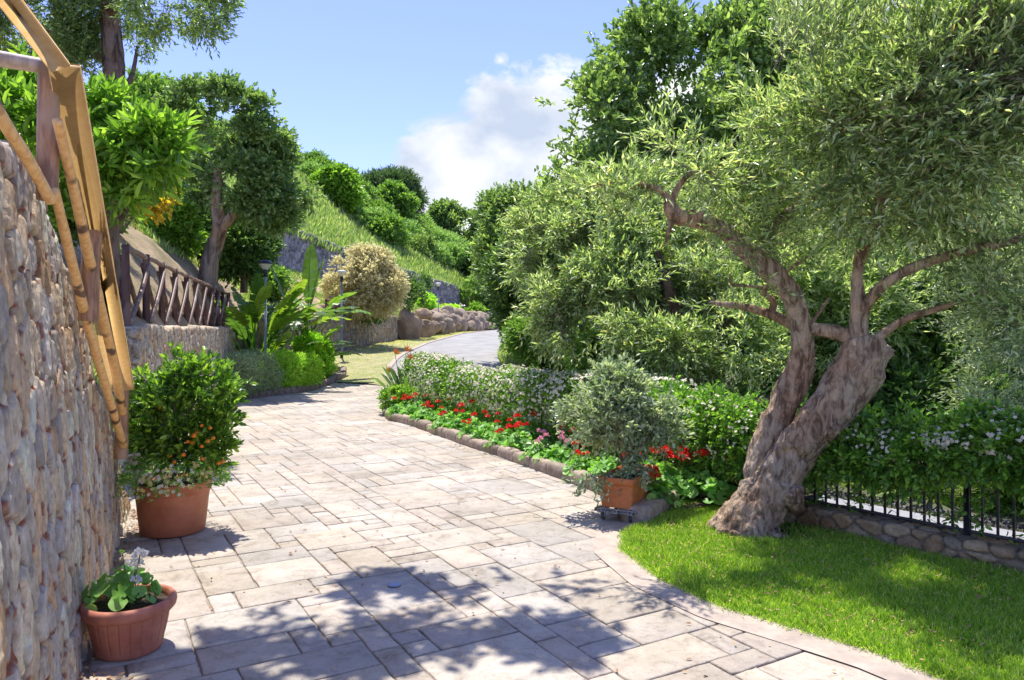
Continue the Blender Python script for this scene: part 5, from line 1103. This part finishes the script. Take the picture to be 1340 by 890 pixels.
bp_ = thing('crane_flower', 'low dark leaved plant with orange beak flowers at the hedge end', 'plant')
mb = MB(); rr_ = np.random.default_rng(3); bs = np.array([-2.1, 14.3, .05])
for k in range(26):
    az = k*2.4; l = rr_.uniform(.55, .95); el = rr_.uniform(.75, 1.35); d = np.array([math.cos(az)*math.cos(el), math.sin(az)*math.cos(el), math.sin(el)]); q = bs+d*l*.55
    tube(mb, [bs+d*.03, q], .006, 5, n=2, spline=False); leafs(mb, q[None], d[None], np.array([[0, 0, 1.]]), l*.5, .085, T_OVAL)
mb.build('foliage', M['dark'], bp_)
for (dx, dy, h) in ((-.18, .0, 1.05), (.1, -.05, .95), (.02, .1, 1.1), (.3, 0, .88), (-.3, -.1, .7)):
    mb = MB(); tip = bs+[dx, dy, h]; tube(mb, [bs, bs+[dx*.6, dy*.6, h*.6], tip], .006, 5, n=6); o = mb.build('flower_stem', M['greentwig'], bp_); mb = MB(); leafs(mb, np.repeat(tip[None], 5, 0), nrm(np.array([[.8, 0, .5], [.5, .2, .9], [.2, 0, 1], [-.2, .1, .9], [.9, -.2, .2]])), np.array([[0, -1., .2]]*5), .15, .035, T_LANCE); mb.build('flower', M['orangep'], o)
reloc(bp_, bs)
bush('yellow_flower_shrub', 'low green shrub with cream yellow blooms at the left end of the bed', (-2.05, 13.55, .06), .34, 'bright', 520, .05, .025, seed=66, slen=.12)
bush('silver_shrub', 'silvery shrub between the crane flower and the jasmine hedge', (-1.72, 13.55, .06), .32, 'lavhedge', 620, .03, .014, seed=67, slen=.12)
for i, (x, y, s, lab) in enumerate(((1.0, 15.5, 1.0, 'fan palm like plant at the foot of the dark roadside tree'), (.35, 17.5, .9, 'spiky palm clump at the right roadside edge'), (1.7, 14.6, .8, 'low spiky clump behind the jasmine hedge'))):
    rosette('cycad', lab, (x, y, .1), 34, s*1.0, .07, 'dark', seed=i, cat_='palm')
rosette('cycad', 'dark cycad on the shaded ground beyond the iron railing', (4.05, 7.1, 0), 46, .75, .045, 'dark', e=(.1, 1.3), seed=9, cat_='palm')
c = hillpt(np.array([566.]), np.array([.62]))[0]; rosette('agave', 'dark green agave on the bank above the rocks', c, 24, .8, .13, 'holm', seed=10)
c = hillpt(np.array([618.]), np.array([.6]))[0]; rosette('agave', 'spiky bright clump near the end of the upper wall', c, 40, 1.5, .14, 'bright', seed=11)
c = hillpt(np.array([640.]), np.array([.45]))[0]; rosette('agave', 'spiky dark clump near the roadside trees', c, 40, 1.3, .14, 'mid', seed=12)
bush('garden_shrub', 'green shrub low behind the railing at the right edge', (4.5, 6.35, 0), .42, 'mid', 650, .06, .028, seed=71, slen=.16)
bush('garden_shrub', 'dark shrub behind the jasmine hedge left of the olive trunk', (2.0, 8.6, 0), .65, 'dark', 1500, .07, .035, seed=72, slen=.18)
bush('garden_shrub', 'mid green shrub between hedge and the middle olive', (1.5, 10.6, 0), .75, 'mid', 1600, .07, .033, seed=73, slen=.18)
bush('garden_shrub', 'dark green shrub at the right roadside edge beyond the hedge', (.9, 14.3, 0), .7, 'holm', 1300, .08, .035, seed=74, slen=.2)
# background trees continuing past the right edge and behind, so the garden closes
for i, (x, y, r) in enumerate(((9.5, 12, 3.2), (7.5, 15, 3.4), (12, 9, 3), (5, 18, 3.2), (2.6, 24, 3.4), (6, 30, 4), (3.5, 38, 4))):
    tree('background_oak', ['broad dark tree far behind the right end of the railing', 'dark tree behind the drooping olive', 'dark tree beyond the right edge of the garden', 'dark tree deep behind the tallest oak', 'tree behind the dark roadside laurel', 'tree further up the right side of the road', 'tree where the road disappears at right'][i],
         [(x, y, 2.8, r*.8, r*.8, 2.4), (x-r*.4, y, 2, r*.5, r*.5, 1.8), (x+r*.4, y, 3.5, r*.5, r*.5, 1.6), (x, y-r*.3, 1.6, r*.6, r*.5, 1.6)], 'dark', 3000, 9, .34, .16, .075, np.array([(x, y, -.2), (x, y, 3)]), [.25, .12], T=T_OVAL, seed=80+i, cf=.9, ct=-.1)

# grasses ------------------------------------------------------------------------
def strippts(A_, B_, n):
    A_ = resamp(A_, 300); B_ = resamp(B_, 300); s = R.uniform(0, 1, n); t = R.uniform(0, 1, n)[:, None]; i = np.minimum((s*299).astype(int), 298); f = (s*299-i)[:, None]
    a = A_[i]*(1-f)+A_[i+1]*f; b = B_[i]*(1-f)+B_[i+1]*f; w = np.linalg.norm(b-a, axis=1); k = R.uniform(0, 1, n) < w/w.max(); return (a+(b-a)*t)[k]
def blades(mb, xy, z, h, w, lean=.45):
    N = len(xy); h = np.broadcast_to(h, (N,))[:, None]; d = nrm(np.c_[R.normal(0, lean, (N, 2)), np.ones(N)]); s = nrm(np.cross(d, rdir(N))); hh = h*R.uniform(.5, 1.3, N)[:, None]; ww = w*R.uniform(.7, 1.3, N)[:, None]
    p = np.c_[xy, np.broadcast_to(z, (N,))]; b2_ = d+np.c_[R.normal(0, .35, (N, 2)), -.1*np.ones(N)]
    V = np.stack([p-s*ww/2, p+s*ww/2, p+d*hh*.55+s*ww*.4, p+d*hh*.55-s*ww*.4, p+d*hh*.55+nrm(b2_)*hh*.5], 1).reshape(-1, 3)
    o = np.arange(N)[:, None]*5; mb.add(V, [np.array([[0, 1, 2, 3]])+o, np.array([[3, 2, 4]])+o])
xy = strippts(LAWN, LOWW, 260000); k = (np.hypot(xy[:, 0]-1.95, xy[:, 1]-5.7) > .26*(1+.3*R.normal(size=len(xy)))); 
bare = fbm(np.c_[xy*2.2, xy[:, :1]*0], 3, 6); pr_ = np.clip(.95+bare*1.1, .15, 1)
lwd = np.interp(xy[:, 1], LOWW[::-1, 1], LOWW[::-1, 0])-xy[:, 0]; pr_ *= np.clip(.35+lwd*2.2, .3, 1)
k &= R.uniform(0, 1, len(xy)) < pr_; xy = xy[k]
mb = MB(); blades(mb, xy, .015, .048+.02*fbm(np.c_[xy*5, xy[:, :1]*0], 2, 4), .0055); tag(mb.build('lawn_grass', M['grass']), 'bright green lawn grass around the olive tree', 'grass', kind='stuff')
e = resamp(LAWN, 500); xy = e[R.integers(0, 500, 12000)]+R.normal(0, .026, (12000, 2)); mb = MB(); blades(mb, xy, .012, .035, .004, .8); tag(mb.build('lawn_edge_grass', M['grass']), 'grass blades spilling over the lawn edge', 'grass', kind='stuff')
xy = strippts(VA, VB, 60000); mb = MB(); blades(mb, xy, zverge(xy[:, 0], xy[:, 1]), .05, .012, .7); tag(mb.build('verge_grass', M['drygrass']), 'short dry grass on the verge between wall and road', 'grass', kind='stuff')
xy = strippts(RAIL+np.array([1.3, 1.0]), RAIL+np.array([5, 4]), 26000); mb = MB(); blades(mb, xy, -.02, .06, .008, .6); tag(mb.build('garden_grass', M['grass']), 'thin grass on the shaded ground beyond the railing path', 'grass', kind='stuff')
xy = np.c_[R.uniform(.0, 4, 22000), R.uniform(13, 40, 22000)]; xy[:, 0] += np.interp(xy[:, 1], ROADR[:, 1], ROADR[:, 0]); mb = MB(); blades(mb, xy, zr(xy[:, 1])-.03, .16, .02, .5); tag(mb.build('roadside_grass', M['hillgrass']), 'long grass at the right edge of the road', 'grass', kind='stuff')
# pebbles and fallen leaves
N = 2600; q = resamp(RAIL, 300)[R.integers(0, 300, N)]+np.array([.92, .72])+R.normal(0, .07, (N, 2)); mb = MB(); leafs(mb, np.c_[q, R.uniform(.0, .03, N)], rdir(N), rdir(N), .03, .025, T_OVAL); tag(mb.build('pebble_edging', M['wheel']), 'dark pebble strip along the pale path beyond the railing', 'pebbles', kind='stuff')
def littr(xy, z, L=.03): n = len(xy); mb = MB(); leafs(mb, np.c_[xy, np.full(n, z)+R.uniform(0, .006, n)], np.c_[R.normal(size=(n, 2)), R.normal(0, .12, n)], np.array([0, 0, 1.])+R.normal(0, .3, (n, 3)), L*R.uniform(.5, 1.4, n), L*.45, T_OVAL); return mb
a1 = np.c_[R.uniform(-3, 2, 420), R.uniform(3, 12, 420)]; w_ = resamp(BIGW[1:], 400); a2 = w_[R.integers(60, 400, 420)]+np.abs(R.normal(0, .09, (420, 2)))*[1, .4]+[.03, 0]
a3 = resamp(KERB[5:], 300)[R.integers(0, 300, 260)]+np.c_[-np.abs(R.normal(0, .09, 260)), -np.abs(R.normal(0, .05, 260))]-[.02, .02]; a4 = np.array([-3.15, 6.35])+R.normal(0, .16, (200, 2))*[.5, 1]
xy = np.r_[a1, a2, a3, a4]; xa = -.507-.447*xy[:, 1]+.03; k = (xy[:, 0] > xa) & (xy[:, 0] < np.interp(xy[:, 1], [3, 4.2, 5.2, 5.9, 7, 12, 14], [2.1, 1.1, .75, .8, .7, -1.7, -2.5])); mb = littr(xy[k], .006, .028)
tag(mb.build('fallen_leaves', M['litter']), 'dry fallen leaves scattered on the paving and along the wall foot', 'leaves', kind='stuff')
xy = strippts(LAWN, LOWW, 2600); mb = littr(xy, .045, .024); tag(mb.build('lawn_litter', M['litter']), 'tiny dry leaves lying in the lawn', 'leaves', kind='stuff')

# ------------------------------------------------------------------ sky, sun, camera
W = bpy.data.worlds.new('World'); SC.world = W; W.use_nodes = True; nt = W.node_tree
for n in list(nt.nodes): nt.nodes.remove(n)
SX, SY = .10, -.31                 # ground shadow shift per metre of height
sun = nrm(np.array([-SX, -SY, 1.])); elev = math.asin(sun[2]); az = math.atan2(sun[0], sun[1])
sky = nt.nodes.new('ShaderNodeTexSky'); sky.sky_type = 'NISHITA'; sky.sun_disc = False; sky.sun_elevation = elev; sky.sun_rotation = az; sky.air_density = 1.0; sky.dust_density = .3; sky.ozone_density = 4.0
tc = nt.nodes.new('ShaderNodeTexCoord')
def VM(op, a, b=None):
    n = nt.nodes.new('ShaderNodeVectorMath'); n.operation = op; nt.links.new(a, n.inputs[0]) if not isinstance(a, tuple) else setattr(n.inputs[0], 'default_value', a)
    if b is not None:
        nt.links.new(b, n.inputs[1]) if not isinstance(b, tuple) else setattr(n.inputs[1], 'default_value', b)
    return n
def MM(op, a, b=None, clamp=False):
    n = nt.nodes.new('ShaderNodeMath'); n.operation = op; n.use_clamp = clamp
    for i, v in enumerate((a, b)):
        if v is None: continue
        if isinstance(v, (int, float)): n.inputs[i].default_value = v
        else: nt.links.new(v, n.inputs[i])
    return n.outputs[0]
gen = tc.outputs['Generated']
nz = nt.nodes.new('ShaderNodeTexNoise'); nz.inputs['Scale'].default_value = 5.5; nz.inputs['Detail'].default_value = 10; nz.inputs['Roughness'].default_value = .6; nz.inputs['Distortion'].default_value = .35
mp = nt.nodes.new('ShaderNodeMapping'); mp.inputs['Scale'].default_value = (1, 1, 1.5); mp.inputs['Location'].default_value = (.3, .1, .55); nt.links.new(gen, mp.inputs[0]); nt.links.new(mp.outputs[0], nz.inputs[0])
acc = None
for (px, py, r, k) in ((690, 190, 115, 1.0), (595, 230, 95, 1.0), (740, 260, 140, .95), (1150, 40, 150, 1.0), (1020, 30, 60, .9), (1060, 30, 60, .7), (655, 78, 32, .34), (1280, 60, 120, .7), (760, 160, 60, .7), (900, 200, 160, .6)):
    d = nrm(np.array([(px-CX)/F, 1, -(py-HZ)/F])); dp = VM('DISTANCE', gen, tuple(float(x) for x in d)).outputs['Value']
    rr_ = r/F; v = MM('MULTIPLY', MM('SUBTRACT', 1.0, MM('DIVIDE', dp, rr_*1.15)), k*1.2); v = MM('MAXIMUM', v, 0.0); acc = v if acc is None else MM('MAXIMUM', acc, v)
den = MM('ADD', MM('MULTIPLY', MM('SUBTRACT', nz.outputs[0], .5), 2.6), MM('MULTIPLY', acc, 1.5))
gate = MM('MULTIPLY', acc, 5.0, True)
cm = MM('MULTIPLY', MM('SUBTRACT', den, .30), 4.5, True); cm = MM('MULTIPLY', cm, gate)
nz2 = nt.nodes.new('ShaderNodeTexNoise'); nz2.inputs['Scale'].default_value = 11; nz2.inputs['Detail'].default_value = 6; nt.links.new(mp.outputs[0], nz2.inputs[0])
cr = nt.nodes.new('ShaderNodeValToRGB'); cr.color_ramp.elements[0].position = .3; cr.color_ramp.elements[0].color = (.52, .60, .75, 1); cr.color_ramp.elements[1].position = .68; cr.color_ramp.elements[1].color = (1, 1, 1, 1); nt.links.new(nz2.outputs[0], cr.inputs[0])
cs = VM('SCALE', cr.outputs[0]); cs.inputs['Scale'].default_value = CLOUD
mx = nt.nodes.new('ShaderNodeMix'); mx.data_type = 'RGBA'; nt.links.new(cm, mx.inputs[0]); nt.links.new(sky.outputs[0], mx.inputs[6]); nt.links.new(cs.outputs[0], mx.inputs[7])
tn = nt.nodes.new('ShaderNodeMix'); tn.data_type = 'RGBA'; tn.blend_type = 'MULTIPLY'; tn.inputs[0].default_value = 1; nt.links.new(sky.outputs[0], tn.inputs[6]); tn.inputs[7].default_value = (.76, .655, .87, 1); nt.links.new(tn.outputs[2], mx.inputs[6])
bg = nt.nodes.new('ShaderNodeBackground'); bg.inputs['Strength'].default_value = SKY; nt.links.new(mx.outputs[2], bg.inputs[0])
wo = nt.nodes.new('ShaderNodeOutputWorld'); nt.links.new(bg.outputs[0], wo.inputs[0])
l = bpy.data.lights.new('sun', 'SUN'); l.energy = SUN; l.angle = math.radians(.53); l.color = (1, .95, .87); so = bpy.data.objects.new('sun', l); COL.objects.link(so)
so.rotation_euler = Vector([float(v) for v in sun]).to_track_quat('Z', 'Y').to_euler()
cam = bpy.data.cameras.new('camera'); co = bpy.data.objects.new('camera', cam); COL.objects.link(co); co.location = (0, 0, EYE); co.rotation_euler = (math.radians(90), 0, 0)
cam.sensor_width = 36; cam.lens = 36*F/1340; cam.shift_y = -(445-HZ)/1340; cam.clip_end = 2000; cam.clip_start = .05
SC.camera = co
SC.view_settings.view_transform = 'Standard'; SC.view_settings.look = 'None'; SC.view_settings.exposure = EXPO; SC.view_settings.gamma = 1
SC.cycles.max_bounces = 7; SC.cycles.diffuse_bounces = 4; SC.cycles.transmission_bounces = 5; SC.cycles.glossy_bounces = 2; SC.cycles.use_denoising = True
SC.cycles.sample_clamp_indirect = 6
